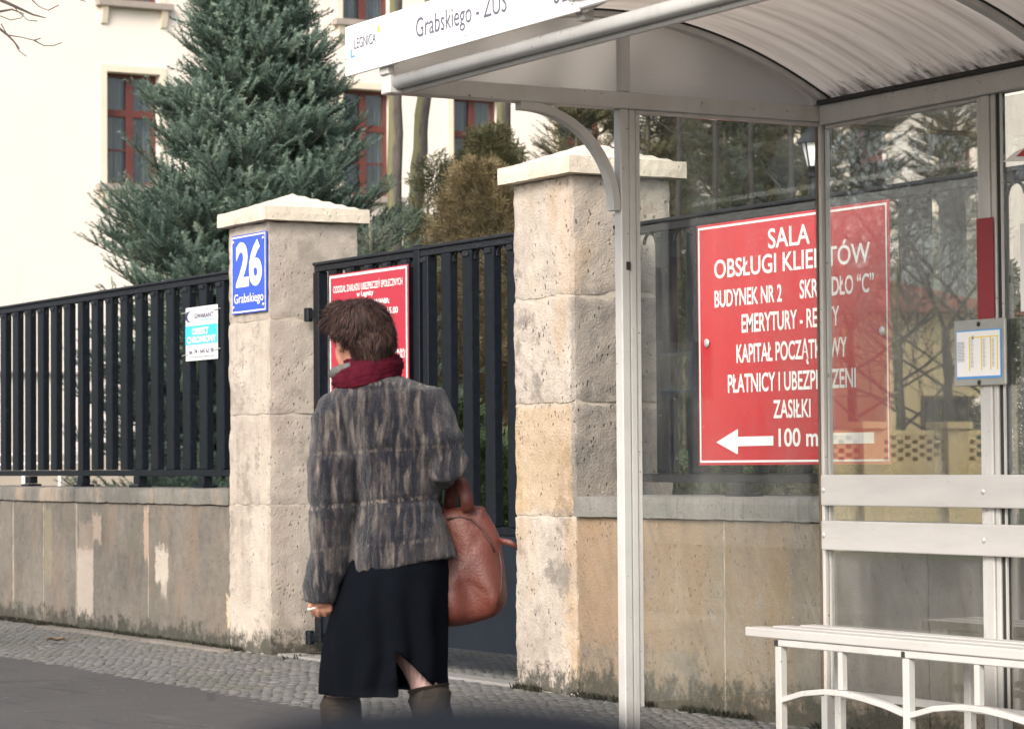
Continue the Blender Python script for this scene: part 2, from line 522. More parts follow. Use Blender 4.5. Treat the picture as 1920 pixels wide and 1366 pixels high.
def pier(name, label, y0, y1, x1, top, courses, mat, capx, seed, chip=0.03, amp=0.006, res=0.03):
    o = empty(name, (XW, y0, 0), label, 'pier')
    mb = MB(); zs = [0.0] + courses + [top]
    for i in range(len(zs) - 1):
        block(mb, XW + 0.002 * (i % 2), x1 - 0.003 * (i % 2), y0 + 0.003 * (i % 2), y1, zs[i] + 0.0025, zs[i + 1] - 0.0025, seed=seed + i * 3.1, chip=chip, amp=amp, res=res)
    mb.build('shaft', mat, o, smooth=True)
    c = MB(); c.box(XW + 0.008, x1 - 0.008, y0 + 0.008, y1 - 0.008, 0.0, top - 0.01)
    c.build('mortar_joints', MORT, o)
    ov = capx; ht = 0.085
    c = MB()
    block(c, XW - ov, x1 + ov, y0 - ov, y1 + ov, top, top + ht, res=0.04, r0=0.006, chip=0.012, amp=0.0022, seed=seed + 20)
    # hipped top
    n = 12; vs = []; fs = []
    cx, cy = (XW + x1) / 2, (y0 + y1) / 2; hx, hy = (x1 - XW) / 2 + ov - 0.012, (y1 - y0) / 2 + ov - 0.012
    for j in range(n + 1):
        for i in range(n + 1):
            a, b = -1 + 2 * i / n, -1 + 2 * j / n
            z = top + ht - 0.004 + 0.115 * (1 - max(abs(a), abs(b))) + 0.0018 * noise.noise(Vector((a * 3, b * 3, seed)))
            vs.append((cx + a * hx, cy + b * hy, z))
    for j in range(n):
        for i in range(n):
            k = j * (n + 1) + i; fs.append((k, k + 1, k + n + 2, k + n + 1))
    c.add(vs, fs)
    c.build('cap', CAPM, o)
    return o

P1M = stone('pier_sandstone', SAND, 0.4, 0.7, 0.15, seed=1.0, dark=(0.19, 0.165, 0.135),
            patches=[(14.60, 14.83, 0.1, 0.86, (0.52, 0.455, 0.385), 0.5), (14.5, 14.60, 0.0, 2.42, (0.33, 0.292, 0.25), 0.6), (14.60, 14.72, 0.9, 2.0, (0.50, 0.42, 0.35), 0.4)])  # middle patch greys the whole gate side, its shade put into the colour
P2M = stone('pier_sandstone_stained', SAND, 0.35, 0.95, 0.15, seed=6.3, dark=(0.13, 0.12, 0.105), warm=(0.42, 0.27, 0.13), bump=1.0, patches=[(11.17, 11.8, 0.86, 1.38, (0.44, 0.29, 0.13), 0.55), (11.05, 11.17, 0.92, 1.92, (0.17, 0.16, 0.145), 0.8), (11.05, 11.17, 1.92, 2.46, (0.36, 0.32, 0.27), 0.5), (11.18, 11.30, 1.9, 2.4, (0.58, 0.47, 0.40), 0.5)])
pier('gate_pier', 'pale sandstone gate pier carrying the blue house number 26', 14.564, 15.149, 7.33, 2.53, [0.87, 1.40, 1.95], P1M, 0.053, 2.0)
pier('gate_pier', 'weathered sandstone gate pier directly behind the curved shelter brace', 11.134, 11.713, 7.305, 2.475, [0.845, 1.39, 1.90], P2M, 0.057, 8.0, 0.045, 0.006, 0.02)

def wall(name, label, y0, y1, zc, blocks, mat, capm, capx, seed):
    o = empty(name, (XW, (y0 + y1) / 2, 0), label, 'wall')
    mb = MB()
    ys = [y0] + blocks + [y1]
    for i in range(len(ys) - 1):
        block(mb, XW + 0.004 + 0.003 * (i % 2), XW + 0.5, ys[i] + 0.002, ys[i + 1] - 0.002, -0.1, zc - 0.002, res=0.05, r0=0.004, chip=0.012, amp=0.004, seed=seed + i)
    mb.build('wall_stones', mat, o, smooth=True)
    c = MB(); y = y0
    while y < y1 - 0.01:
        e = min(y + RNG.uniform(1.0, 1.5), y1)
        if y1 - e < 0.4: e = y1
        block(c, XW + capx, XW + 0.55, y + 0.002, e - 0.002, zc, zc + 0.1, res=0.045, r0=0.010, chip=0.022, amp=0.004, seed=seed + y)
        y = e
    c.build('coping', capm, o, smooth=True)
    return o
yy = lambda x, y: float(at(x, y, 'X', XW)[1])
jl = [yy(466, 1100), yy(276, 1050), yy(142, 1080), yy(80, 1050), yy(23, 1050)]
W1M = stone('plinth_stone', GREY, 0.7, 0.75, 0.15, seed=4.0, dark=(0.13, 0.12, 0.095), warm=(0.21, 0.145, 0.10),
            joints=jl[1:], patches=[
    (yy(173, 1100), yy(143, 1100), 0.10, 0.55, (0.47, 0.40, 0.34), 0.95), (yy(173, 1000), yy(146, 1000), 0.50, 0.72, (0.36, 0.28, 0.22), 0.5),
    (yy(188, 985), yy(172, 985), 0.60, 0.78, (0.42, 0.33, 0.26), 0.8), (yy(276, 985), yy(268, 985), 0.50, 0.84, (0.46, 0.32, 0.23), 0.85),
    (yy(314, 1075), yy(290, 1075), 0.36, 0.58, (0.52, 0.46, 0.39), 0.95), (yy(312, 1120), yy(301, 1120), 0.28, 0.38, (0.50, 0.44, 0.37), 0.7),
    (yy(448, 1140), yy(424, 1140), 0.13, 0.32, (0.60, 0.47, 0.34), 0.95), (yy(96, 1000), yy(82, 1000), 0.30, 0.80, (0.28, 0.24, 0.14), 0.5),
    (yy(508, 1140), yy(470, 1140), 0.0, 0.9, (0.55, 0.49, 0.40), 0.9)])
COPM = stone('coping_stone', [(0.25, (0.10, 0.096, 0.087)), (0.5, (0.155, 0.147, 0.13)), (0.75, (0.23, 0.21, 0.185))], 0.8, 0.35, 0, seed=2.2, stsc=30, warm=(0.40, 0.30, 0.22))
W2M = stone('plinth_stone_ochre', OCHRE, 0.6, 0.5, 0.20, seed=12.0, dark=(0.14, 0.125, 0.10), warm=(0.26, 0.17, 0.09), joints=[yy(1356, 1150)], diag=0.55, patches=[(10.05, 11.2, 0.25, 0.86, (0.30, 0.185, 0.095), 0.45), (7.2, 9.4, 0.1, 0.86, (0.19, 0.165, 0.14), 0.5)])
COPM2 = stone('coping_stone_light', [(0.25, (0.14, 0.132, 0.122)), (0.5, (0.20, 0.19, 0.172)), (0.75, (0.27, 0.255, 0.23))], 1.0, 0.2, 0, seed=5.2, stsc=42)
wall('plinth_wall', 'low grey stone plinth wall with pale plaster patches under black railings', 15.149, 26.0, 0.862, jl[1:] + [20.4, 21.7, 23.0, 24.5], W1M, COPM, -0.012, 3.0)
wall('plinth_wall', 'low ochre stained stone plinth wall behind the bus shelter glass', 3.0, 11.134, 0.848, [4.4, 5.9, 7.2, 8.5, yy(1356, 1150)], W2M, COPM2, -0.02, 30.0)

# ------------------------------------------------------------------ black railings and gate
IRON = Mat('black_iron'); _P = IRON.pos()
_c = IRON.ramp(IRON.noise(_P, 30, 5, 0.7), [(0.35, (0.003, 0.0042, 0.0068)), (0.62, (0.0062, 0.0085, 0.0125)), (0.8, (0.022, 0.024, 0.028))])
IRON.bsdf(_c, 0.42, IRON.bump(IRON.noise(_P, 120, 4, 0.6), 0.35, 0.004), Specular_IOR_Level=0.22); IRON = IRON.mat
IRONR = Mat('black_iron_rough'); _P = IRONR.pos()
_n = IRONR.noise(_P, 85, 5, 0.75)
_c = IRONR.ramp(_n, [(0.42, (0.005, 0.0065, 0.0095)), (0.6, (0.018, 0.020, 0.025)), (0.72, (0.16, 0.157, 0.155))])  # pale specks put the lumpy rail's highlights into its colour
IRONR.bsdf(_c, 0.5, IRONR.bump(_n, 0.8, 0.01), Specular_IOR_Level=0.3); IRONR = IRONR.mat

def rail_top(mb, x, y0, y1, z0, z1, arcs):
    mb.box(x - 0.022, x + 0.028, y0, y1, z0, z1)
    mb.box(x - 0.033, x + 0.039, y0, y1, z1, z1 + 0.018)
    for ya in arcs:            # small scrolls under the rail between the bars
        pts = [(x - 0.004, ya + 0.052 * math.cos(a), z0 - 0.052 + 0.05 * math.sin(a)) for a in np.linspace(0, math.pi, 9)]
        mb.ribbon(pts, 0.010, 0.004, (1, 0, 0))
        mb.box(x - 0.034, x - 0.004, ya - 0.145, ya - 0.085, z0 - 0.035, z0 - 0.006)

def bars(parent, ys, x, z0, z1, w=0.118, d=0.05):
    o0 = None
    for y in ys:
        if o0 is None:
            b = MB(); b.box(x - d / 2, x + d / 2, y - w / 2, y + w / 2, z0, z1)
            o0 = b.build('bar', IRON, parent, bevel=0.006, seg=2); ybase = y
        else:
            c = o0.copy(); c.parent = parent; c.location = (0, y - ybase, 0); COL.objects.link(c)

XF = 7.0
def fence(name, label, y0, y1, ztop, zbot, ys, feet, posts, capz):
    o = empty(name, (XF, (y0 + y1) / 2, capz), label, 'fence')
    t = MB(); rail_top(t, XF, y0, y1, ztop - 0.058, ztop - 0.018, [y + 0.13 for y in ys if y + 0.19 < y1]); t.build('top_rail', IRONR, o, bevel=0.004)
    b = MB(); b.box(XF - 0.024, XF + 0.024, y0, y1, zbot - 0.04, zbot); b.build('bottom_rail', IRON, o, bevel=0.003)
    bars(o, ys, XF, zbot + 0.0015, ztop - 0.06)
    for y in feet:
        f = MB(); f.box(XF - 0.03, XF + 0.03, y - 0.05, y + 0.05, capz + 0.02, zbot - 0.042); f.box(XF - 0.05, XF + 0.05, y - 0.08, y + 0.08, capz - 0.002, capz + 0.018)
        f.build('foot', IRON, o, bevel=0.003)
    for y in posts:
        f = MB(); f.box(XF - 0.027, XF + 0.031, y - 0.045, y + 0.045, capz + 0.0, ztop - 0.0605); f.build('post', IRON, o, bevel=0.003)
    return o
yf = lambda x, y: float(at(x, y, 'X', XF)[1])
ysL = [15.79 + 0.268 * k for k in range(9)] + [15.79 + 0.268 * k for k in range(10, 26)]
fence('railing_fence', 'long black iron railing fence carrying the small white security sign', 15.15, 22.6, 2.315, 1.078, ysL,
      [yf(384, 895), yf(263, 895), yf(157, 895), yf(59, 895), 20.6, 21.8], [15.79 + 0.268 * 9], 0.962)
ysR = [10.98 - 0.262 * k for k in range(25)]
fence('railing_fence', 'black iron railing fence behind the large red notice board', 4.6, 11.134, 2.238, 1.05, ysR[1:],
      [yf(1395, 905), 8.1, 6.4], [8.83, 11.05], 0.948)

def gate():
    y0, y1 = 11.74, 14.44
    o = empty('gate', (XF, 13.1, 0.1), 'black iron barred gate with solid lower sheet between the two piers', 'gate')
    t = MB(); ysg = [13.30 + 0.225 * k for k in range(5)] + [12.83 - 0.235 * k for k in range(5)]
    rail_top(t, XF, y0, y1, 2.225, 2.262, [y - 0.11 for y in ysg]); t.build('top_rail', IRONR, o, bevel=0.004)
    for y, w in ((14.40, 0.075), (13.155, 0.07), (13.05, 0.06), (11.79, 0.07)):
        f = MB(); f.box(XF - 0.03, XF + 0.03, y - w / 2, y + w / 2, 0.12, 2.2235 if w != 0.07 or y < 13 else 2.29); f.build('frame_post', IRON, o, bevel=0.003)
    b = MB(); b.box(XF - 0.02, XF + 0.02, y0, y1, 0.735, 0.775); b.build('middle_rail', IRON, o, bevel=0.003)
    b = MB(); b.box(XF - 0.012, XF + 0.012, y0, y1, 0.13, 0.734); b.build('sheet_panel', SHEET, o)
    bars(o, ysg, XF, 0.776, 2.2235, 0.10)
    for z in (1.98, 0.10):
        h = MB(); h.tube([(XF - 0.03, 14.50, z - 0.04), (XF - 0.03, 14.50, z + 0.04)], 0.026, 12); h.box(XF - 0.033, XF + 0.01, 14.36, 14.50, z - 0.025, z + 0.025)
        h.build('hinge', IRON, o, bevel=0.004)
SHEET = flat('gate_sheet_paint', (0.009, 0.0125, 0.019), 0.6, 0.25, 6, 0.2, Specular_IOR_Level=0.2)
gate()

# ------------------------------------------------------------------ signs
SIGNRED = flat('sign_red', (0.46, 0.018, 0.028), 0.28, 0.06, 3, Coat_Weight=0.3)
WHITE = flat('lettering_white', (0.82, 0.80, 0.78), 0.5, 0.03)
BLUE = flat('sign_blue', (0.03, 0.085, 0.52), 0.25, 0.05, 3)
CYAN = flat('sign_cyan', (0.05, 0.50, 0.66), 0.4, 0.05)
NAVY = flat('lettering_navy', (0.03, 0.035, 0.12), 0.5, 0.05)
GREYTXT = flat('lettering_grey', (0.11, 0.11, 0.155), 0.5, 0.05)
YELLOW = flat('mark_yellow', (0.85, 0.65, 0.12), 0.5, 0.05)
LBLUE = flat('mark_light_blue', (0.10, 0.33, 0.70), 0.5, 0.05)
SCREW = flat('screw_metal', (0.62, 0.61, 0.60), 0.35, 0.1, Metallic=0.5)

def plate(name, label, cat, x, y0, y1, z0, z1, mat, t=0.006):
    o = empty(name, (x, (y0 + y1) / 2, z0), label, cat)
    b = MB(); b.box(x, x + t, y0, y1, z0, z1); b.build('board', mat, o, bevel=0.0015)
    return o
def border(mb, x, y0, y1, z0, z1, inset, w):
    a0, a1, b0, b1 = y0 + inset, y1 - inset, z0 + inset, z1 - inset
    def q(ya, yb, za, zb): mb.add([(x, yb, za), (x, ya, za), (x, ya, zb), (x, yb, zb)], [(0, 1, 2, 3)])
    q(a0, a1, b0, b0 + w); q(a0, a1, b1 - w, b1); q(a0, a0 + w, b0 + w, b1 - w); q(a1 - w, a1, b0 + w, b1 - w)
def screws(o, x, pts, r=0.012):
    for (y, z) in pts:
        s = MB(); s.ball((x - 0.002, y, z), (0.006, r, r), 10, 6); s.build('screw', SCREW, o, smooth=True)

# large notice on the right railing
XS = 6.935
sy0, sy1, sz0, sz1 = 8.95, 10.36, 1.088, 2.172
o = plate('notice_board', 'large red notice board headed SALA with white lettering and arrow', 'sign', XS, sy0, sy1, sz0, sz1, SIGNRED)
XT = XS - 0.002
tb = MB()
for (t, xl, yb, yt, xr, bo) in [('SALA', 1440.3, 465.5, 430, 1518.6, 0.012), ('OBSŁUGI KLIENTÓW', 1339.4, 522, 489, 1632, 0.012),
        ('BUDYNEK NR 2', 1340, 576, 546, 1466, 0.017), ('SKRZYDŁO “C”', 1499.5, 559, 526, 1639, 0.017),
        ('EMERYTURY - RENTY', 1390.7, 623, 590, 1574, 0.017), ('KAPITAŁ POCZĄTKOWY', 1381, 679.6, 646.7, 1588.5, 0.017),
        ('PŁATNICY I UBEZPIECZENI', 1365, 735.7, 703, 1605, 0.017), ('ZASIŁKI', 1450, 783, 750.7, 1520, 0.017), ('100 m', 1460, 836, 804, 1534, 0.02)]:
    put_text(tb, t, 'X', XT, -1, xl, yb, yt, xr, bo)
px_quad(tb, [(1343, 828.7), (1383.6, 851.6), (1383.6, 803.7)], 'X', XT)
px_quad(tb, [(1383.6, 836), (1450, 834.6), (1450, 816.8), (1383.6, 818.5)], 'X', XT)
px_quad(tb, [(1546, 832), (1639, 830.6), (1639, 809.7), (1546, 811.5)], 'X', XT)
border(tb, XT, sy0, sy1, sz0, sz1, 0.012, 0.009)
tb.build('lettering', WHITE, o)
screws(o, XS - 0.004, [tuple(at(1327, 643, 'X', XS)[1:]), tuple(at(1656, 620, 'X', XS)[1:])], 0.02)

# house number plate on the far pier
nx = XW - 0.014
a, b = at(434, 444, 'X', nx), at(499.5, 581, 'X', nx)
ny0, ny1, nz0, nz1 = b[1], a[1], b[2] - 0.005, a[2]
o = plate('house_number_plate', 'blue enamel house number plate reading 26 Grabskiego', 'sign', nx, ny0, ny1, nz0, nz1, BLUE, 0.008)
tb = MB(); NT = nx - 0.002
put_text(tb, '26', 'X', NT, -1, 442.5, 536, 461, 491, 0.035)
put_text(tb, 'Grabskiego', 'X', NT, -1, 439, 569.5, 553, 493.8, 0.006)
border(tb, NT, ny0, ny1, nz0, nz1, 0.008, 0.008)
tb.build('lettering', WHITE, o)
screws(o, nx - 0.002, [(ny0 + 0.035, nz0 + 0.04), (ny1 - 0.035, nz0 + 0.04), (ny0 + 0.035, nz1 - 0.04), (ny1 - 0.035, nz1 - 0.04)], 0.011)

# security sign wired to the left railing
gx = XF - 0.035
a, b = at(348, 578, 'X', gx), at(408, 672, 'X', gx)
gy0, gy1, gz0, gz1 = b[1], a[1], b[2], a[2]
WPL = flat('white_plastic_sheet', (0.78, 0.77, 0.76), 0.4, 0.03)
o = plate('security_sign', 'small white and cyan security sign tied to black railing bars', 'sign', gx, gy0, gy1, gz0, gz1, WPL, 0.004)
GT = gx - 0.002
tb = MB(); tb.add([(GT, gy1, gz0 + (gz1 - gz0) * q) for q in (0.30, 0.655)] + [(GT, gy0, gz0 + (gz1 - gz0) * q) for q in (0.655, 0.30)], [(0, 1, 2, 3)])
tb.build('cyan_band', CYAN, o)
tb = MB(); put_text(tb, 'OBIEKT', 'X', GT - 0.002, -1, 360, 627.5, 616, 391, 0.03); put_text(tb, 'CHRONIONY', 'X', GT - 0.002, -1, 350.5, 644, 632.5, 405, 0.03)
tb.build('white_lettering', WHITE, o)
tb = MB(); put_text(tb, 'GWARANT', 'X', GT, -1, 364, 597, 588.5, 400, 0.025); tb.build('company_name', NAVY, o); tb = MB(); put_text(tb, 'tel. 74 / 645 63 00', 'X', GT, -1, 354, 664, 656, 400.5, 0.02)
put_text(tb, 'www.ochrona-gwarant.pl', 'X', GT, -1, 354, 671, 668, 401, 0.01)
tb.build('contact_lines', NAVY, o); tb = MB()
cc = at(364, 593, 'X', GT)
tb.add([(GT, cc[1] + 0.045 - 0.095 * math.cos(t) * (1.0 if k else 0.80) - (0 if k else 0.012), cc[2] + 0.042 * math.sin(t) * (1.0 if k else 0.84)) for k in (1, 0) for t in (np.linspace(2.0, 4.3, 14))],
       [(i, i + 1, 15 + i, 14 + i) for i in range(13)])
tb.build('crescent_logo', NAVY, o)
tb = MB(); put_text(tb, 'OCHRONA', 'X', GT, -1, 375, 602, 597.8, 400, 0.01); tb.build('cyan_lettering', CYAN, o)
for (yy_, zz_) in ((gy0, gz0 + 0.06), (gy1, gz0 + 0.04), (gy0, gz1 - 0.03), (gy1, gz1 - 0.03)):
    s = MB(); s.tube([(gx - 0.004, yy_ - 0.05, zz_ + 0.003), (gx - 0.006, yy_, zz_), (gx - 0.004, yy_ + 0.05, zz_ - 0.003)], 0.003, 6); s.build('wire_tie', SCREW, o)

# red notice on the gate, half hidden behind the walking woman
rx = XF - 0.05
a = at(617.4, 516, 'X', rx); b = at(764.5, 495, 'X', rx)
ry0, ry1, rz1 = b[1], a[1], (a[2] + b[2]) / 2; rz0 = 1.12
SIGNRED2 = flat('sign_red_bright', (0.40, 0.014, 0.035), 0.3, 0.05, 3, Coat_Weight=0.3)
o = plate('notice_board', 'red notice board on the gate partly hidden by the woman', 'sign', rx, ry0, ry1, rz0, rz1, SIGNRED2)
tb = MB(); RTX = rx - 0.002
for (t, xl, yb, yt, xr, bo) in [('ODDZIAŁ ZAKŁADU UBEZPIECZEŃ SPOŁECZNYCH', 624.8, 549.5, 537.5, 754.5, 0.012), ('w Legnicy', 668.7, 556, 546.5, 700, 0.02),
        ('WANIA:', 702, 570.5, 561, 730, 0.03), ('15.00', 726.5, 588, 576.5, 746, 0.02), ('PRZYJMUJĄ:', 722, 663.5, 656, 760, 0.02), ('ODDZIAŁU', 731, 671.5, 665, 759, 0.01),
        ('pracy', 735, 687, 680, 755, 0.02)]:
    put_text(tb, t, 'X', RTX, -1, xl, yb, yt, xr, bo)
border(tb, RTX, ry0, ry1, rz0, rz1, 0.008, 0.013)
tb.build('lettering', WHITE, o)

# ------------------------------------------------------------------ bus shelter
PAINT = Mat('shelter_paint'); _P = PAINT.pos()
_c = PAINT.ramp(PAINT.noise(_P, 5, 6, 0.65), [(0.3, (0.44, 0.432, 0.415)), (0.7, (0.52, 0.512, 0.495))])
_r = PAINT.step(PAINT.noise(_P, 46, 3, 0.55), 0.685, 0.72)
_c = PAINT.mix(PAINT.math('MULTIPLY', _r, 0.8), _c, (0.16, 0.075, 0.035))
_d = PAINT.step(PAINT.noise(PAINT.scale(_P, (14, 14, 1.5)), 1.0, 5), 0.5, 0.75)
_c = PAINT.mix(PAINT.math('MULTIPLY', _d, 0.3), _c, (0.30, 0.28, 0.25))
PAINT.bsdf(_c, 0.45, PAINT.bump(PAINT.noise(_P, 60, 3), 0.12, 0.003)); PAINT = PAINT.mat
REDP = flat('shelter_red_paint', (0.25, 0.022, 0.028), 0.5, 0.15, 12)
RUBBER = flat('glazing_rubber', (0.025, 0.024, 0.023), 0.7, 0.2)
RUST = flat('rusty_edge', (0.13, 0.075, 0.04), 0.8, 0.4, 30)

def glass(name, f0, dirt):
    GL = Mat(name); P = GL.pos()
    fc = GL.n('LayerWeight', {'Blend': 0.5}).outputs['Facing']
    f = GL.math('ADD', f0, GL.math('MULTIPLY', GL.math('POWER', fc, 3.0), 1 - f0))
    tr = GL.n('BsdfTransparent', {'Color': (0.95, 0.97, 0.96, 1)}).outputs[0]
    gl = GL.n('BsdfGlossy', {'Color': (1, 1, 1, 1), 'Roughness': 0.0}).outputs[0]
    df = GL.n('BsdfDiffuse', {'Color': (0.5, 0.49, 0.47, 1)}).outputs[0]
    m1 = GL.n('MixShader', {0: f, 1: tr, 2: gl}).outputs[0]
    dn = GL.math('MULTIPLY', GL.step(GL.noise(GL.scale(P, (4, 4, 1.2)), 1.5, 6, 0.7), 0.35, 0.8), dirt)
    sc = GL.math('MULTIPLY', GL.step(GL.noise(P, 130, 1, 0.4), 0.76, 0.79), 0.5)
    GL.done(GL.n('MixShader', {0: GL.math('MAXIMUM', dn, sc), 1: m1, 2: df}).outputs[0])
    return GL.mat
GL = glass('shelter_back_glass', 0.17, 0.11)
GLS = glass('shelter_side_glass', 0.03, 0.13)

PC = Mat('roof_polycarbonate'); _P = PC.pos(); _s = PC.sep(_P)
_st = PC.noise(PC.scale(_P, (0.7, 16, 0.7)), 1.0, 5, 0.65)
_c = PC.ramp(_st, [(0.3, (0.50, 0.455, 0.41)), (0.5, (0.66, 0.61, 0.56)), (0.75, (0.76, 0.715, 0.67))])
_ln = PC.math('MULTIPLY', PC.step(PC.noise(PC.scale(_P, (1.1, 26, 1.1), (3, 1, 0)), 1.0, 2, 0.5), 0.70, 0.77), 0.65)
_c = PC.mix(_ln, _c, (0.07, 0.05, 0.045))
_mg = PC.math('ADD', _s[0], PC.math('MULTIPLY', PC.math('SUBTRACT', PC.noise(PC.scale(_P, (9, 26, 9)), 1.0, 6, 0.75), 0.5), 0.62))
_c = PC.mix(PC.math('MULTIPLY', PC.step(_mg, 6.27, 6.48), 0.95), _c, (0.035, 0.022, 0.02))
_d1 = PC.n('BsdfDiffuse', {'Color': _c}).outputs[0]
_t1 = PC.n('BsdfTranslucent', {'Color': _c}).outputs[0]
PC.done(PC.n('MixShader', {0: 0.72, 1: _d1, 2: _t1}).outputs[0]); PC = PC.mat

GC = Mat('gable_polycarbonate'); _P = GC.pos(); _s = GC.sep(_P)
_w = GC.math('FRACT', GC.math('MULTIPLY', _s[2], 105.0))
_rib = GC.step(_w, 0.72, 0.9)
_c = GC.mix(_rib, (0.44, 0.41, 0.38), (0.60, 0.57, 0.54))
_df = GC.n('MixShader', {0: 0.5, 1: GC.n('BsdfDiffuse', {'Color': _c}).outputs[0], 2: GC.n('BsdfTranslucent', {'Color': _c}).outputs[0]}).outputs[0]
_rf = GC.n('BsdfRefraction', {'Color': (0.85, 0.85, 0.85, 1), 'Roughness': 0.4, 'IOR': 1.05}).outputs[0]
GC.done(GC.n('MixShader', {0: GC.math('ADD', 0.66, GC.math('MULTIPLY', _rib, 0.2)), 1: _rf, 2: _df}).outputs[0]); GC = GC.mat

XB, YS, XFR = 6.35, 8.585, 4.468       # back panel plane, far side plane, front beam plane
YN = 4.3                               # near end, out of the picture
def shelter():
    o = empty('bus_shelter', (5.4, 6.6, 0), 'white framed glass bus shelter with arched translucent roof', 'bus shelter')
    B = lambda n, mb, mt=PAINT, bv=0.004, **k: mb.build(n, mt, o, bevel=bv, **k)
    # posts
    m_ = MB(); m_.box(5.411, 5.448, YS, YS + 0.05, 0, 2.413); m_.box(5.4505, 5.479, YS + 0.003, YS + 0.05, 0, 2.413); B('post', m_)
    hole = MB(); hole.box(5.431, 5.4475, YS - 0.0035, YS, 1.815, 1.845); hole.build('slot', RUBBER, o)
    m_ = MB(); m_.box(XB - 0.027, XB + 0.022, YS, YS + 0.036, 0, 2.413); B('corner_post', m_)
    def back_post(y0, y1):
        m_ = MB(); d = (y1 - y0)
        m_.box(XB - 0.02, XB + 0.03, y1 - d * 0.24, y1, 0, 2.40); m_.box(XB - 0.026, XB + 0.03, y0 + d * 0.27, y1 - d * 0.27, 0, 2.40); m_.box(XB - 0.02, XB + 0.03, y0, y0 + d * 0.24, 0, 2.40)
        p = B('post', m_)
        m_ = MB(); m_.box(XB - 0.029, XB - 0.0265, y0 + 0.004, y1 - 0.004, 1.60, 1.962); m_.build('red_band', REDP, p)
    back_post(7.557, 7.656)
    m_ = MB(); m_.box(XB - 0.024, XB + 0.03, 5.3, 5.4, 0, 2.40); B('post', m_)
    m_ = MB(); m_.box(XB - 0.03, XB + 0.03, YN, YN + 0.06, 0, 2.40); B('corner_post', m_)
    m_ = MB(); m_.box(5.386, 5.479, YN, YN + 0.05, 0, 2.40); B('post', m_)
    # beams
    m_ = MB(); m_.box(XFR, XB + 0.03, YS - 0.003, YS + 0.06, 2.414, 2.476); B('side_beam', m_)
    m_ = MB(); m_.box(XFR, XB + 0.03, YN - 0.01, YN + 0.05, 2.4015, 2.476); B('side_beam', m_)
    m_ = MB(); m_.box(XB - 0.035, XB + 0.03, YN + 0.052, YS - 0.005, 2.4015, 2.478); B('back_beam', m_)
    m_ = MB(); m_.box(XB - 0.05, XB + 0.0, YN + 0.06, YS - 0.01, 2.4785, 2.494); m_.build('seal', RUBBER, o)
    m_ = MB()
    m_.loft([((XFR + 0.012, y, 2.452), (0.025, 0, 0), (0, 0, 0.025)) for y in (YN, YS - 0.005)], 20, power=2.6)
    m_.box(XFR + 0.028, XFR + 0.046, YN, YS - 0.006, 2.412, 2.436); B('front_beam', m_, bv=0, smooth=True)
    m_ = MB(); m_.box(XFR - 0.022, XFR + 0.04, YS - 0.004, YS + 0.064, 2.412, 2.4785); B('beam_end', m_)
    # roof vault
    n = 40
    def arch(t, dz=0.0):
        x = (XFR - 0.03) + (XB + 0.02 - XFR + 0.03) * t
        z = 2.53 + (2.495 - 2.53) * t + 0.262 * (1 - (2 * t - 1) ** 2)
        return x, z + dz
    vs = []; fs = []
    for j, y in enumerate((YN - 0.05, YS + 0.08)):
        for i in range(n + 1):
            x, z = arch(i / n); vs += [(x, y, z), (x, y, z + 0.010)]
    k = 2 * (n + 1)
    for i in range(n):
        a = 2 * i
        fs += [(a, a + 2, k + a + 2, k + a), (a + 1, k + a + 1, k + a + 3, a + 3)]
    m_ = MB(); m_.add(vs, fs); m_.build('roof', PC, o, smooth=True)
    for y in (YS - 0.01, 7.25, 5.8, YN + 0.02):      # arched ribs
        m_ = MB(); m_.ribbon([(arch(i / n)[0], y, arch(i / n)[1] - 0.018) for i in range(n + 1)], 0.02, 0.012, (0, 1, 0)); r = B('roof_rib', m_, bv=0.002)
        m_ = MB(); m_.ribbon([(arch(i / n)[0], y, arch(i / n)[1] - 0.003) for i in range(n + 1)], 0.028, 0.0022, (0, 1, 0)); m_.build('rib_seal', RUBBER, r)
    # gable glazing
    for y in (YS + 0.03, YN + 0.02):
        m_ = MB(); top = [arch(i / n) for i in range(n + 1)]
        vs = []; fs = []
        for (x, z) in top:
            x = min(max(x, XFR + 0.0), XB); vs += [(x, y, 2.477), (x, y, z - 0.004)]
        fs = [(2 * i, 2 * i + 2, 2 * i + 3, 2 * i + 1) for i in range(n)]
        m_.add(vs, fs); m_.build('gable_panel', GC, o)
    m_ = MB(); m_.box(5.410, 5.456, YS - 0.002, YS + 0.028, 2.477, arch(0.5)[1] - 0.03); B('gable_bar', m_)
    m_ = MB(); m_.box(XB - 0.035, XB + 0.015, YS - 0.002, YS + 0.06, 2.477, 2.53); B('gable_bar', m_)
    m_ = MB(); m_.box(XFR - 0.03, XFR - 0.002, YS - 0.004, YS + 0.062, 2.479, 2.62); B('sign_bracket', m_)
    yb = float(at(1090, 50, 'X', XFR)[1])
    m_ = MB(); m_.box(XFR - 0.01, XFR + 0.03, yb - 0.03, yb + 0.02, 2.486, 2.60); B('sign_bracket', m_)
    m_ = MB(); m_.box(XFR - 0.045, XFR - 0.03, YN - 0.05, 7.30, 2.512, 2.546); m_.box(XFR - 0.06, XFR - 0.046, YN - 0.05, 7.30, 2.54, 2.60); B('roof_edge_trim', m_, TRIM)
    # curved brace
    p = [(5.003 + 0.388 * math.sin(a) ** 1.0, YS + 0.022, 2.024 + 0.368 * math.cos(a)) for a in np.linspace(0.0, math.pi / 2, 20)]
    p = [(q[0] + 0.004, q[1], q[2] + 0.010) for q in p]
    p = [(4.985, YS + 0.022, 2.402)] + p
    p = [(min(q[0], 5.393), q[1], q[2]) for q in p] 
    m_ = MB(); m_.ribbon(p, 0.022, 0.016, (0, 1, 0)); B('curved_brace', m_, bv=0.002)
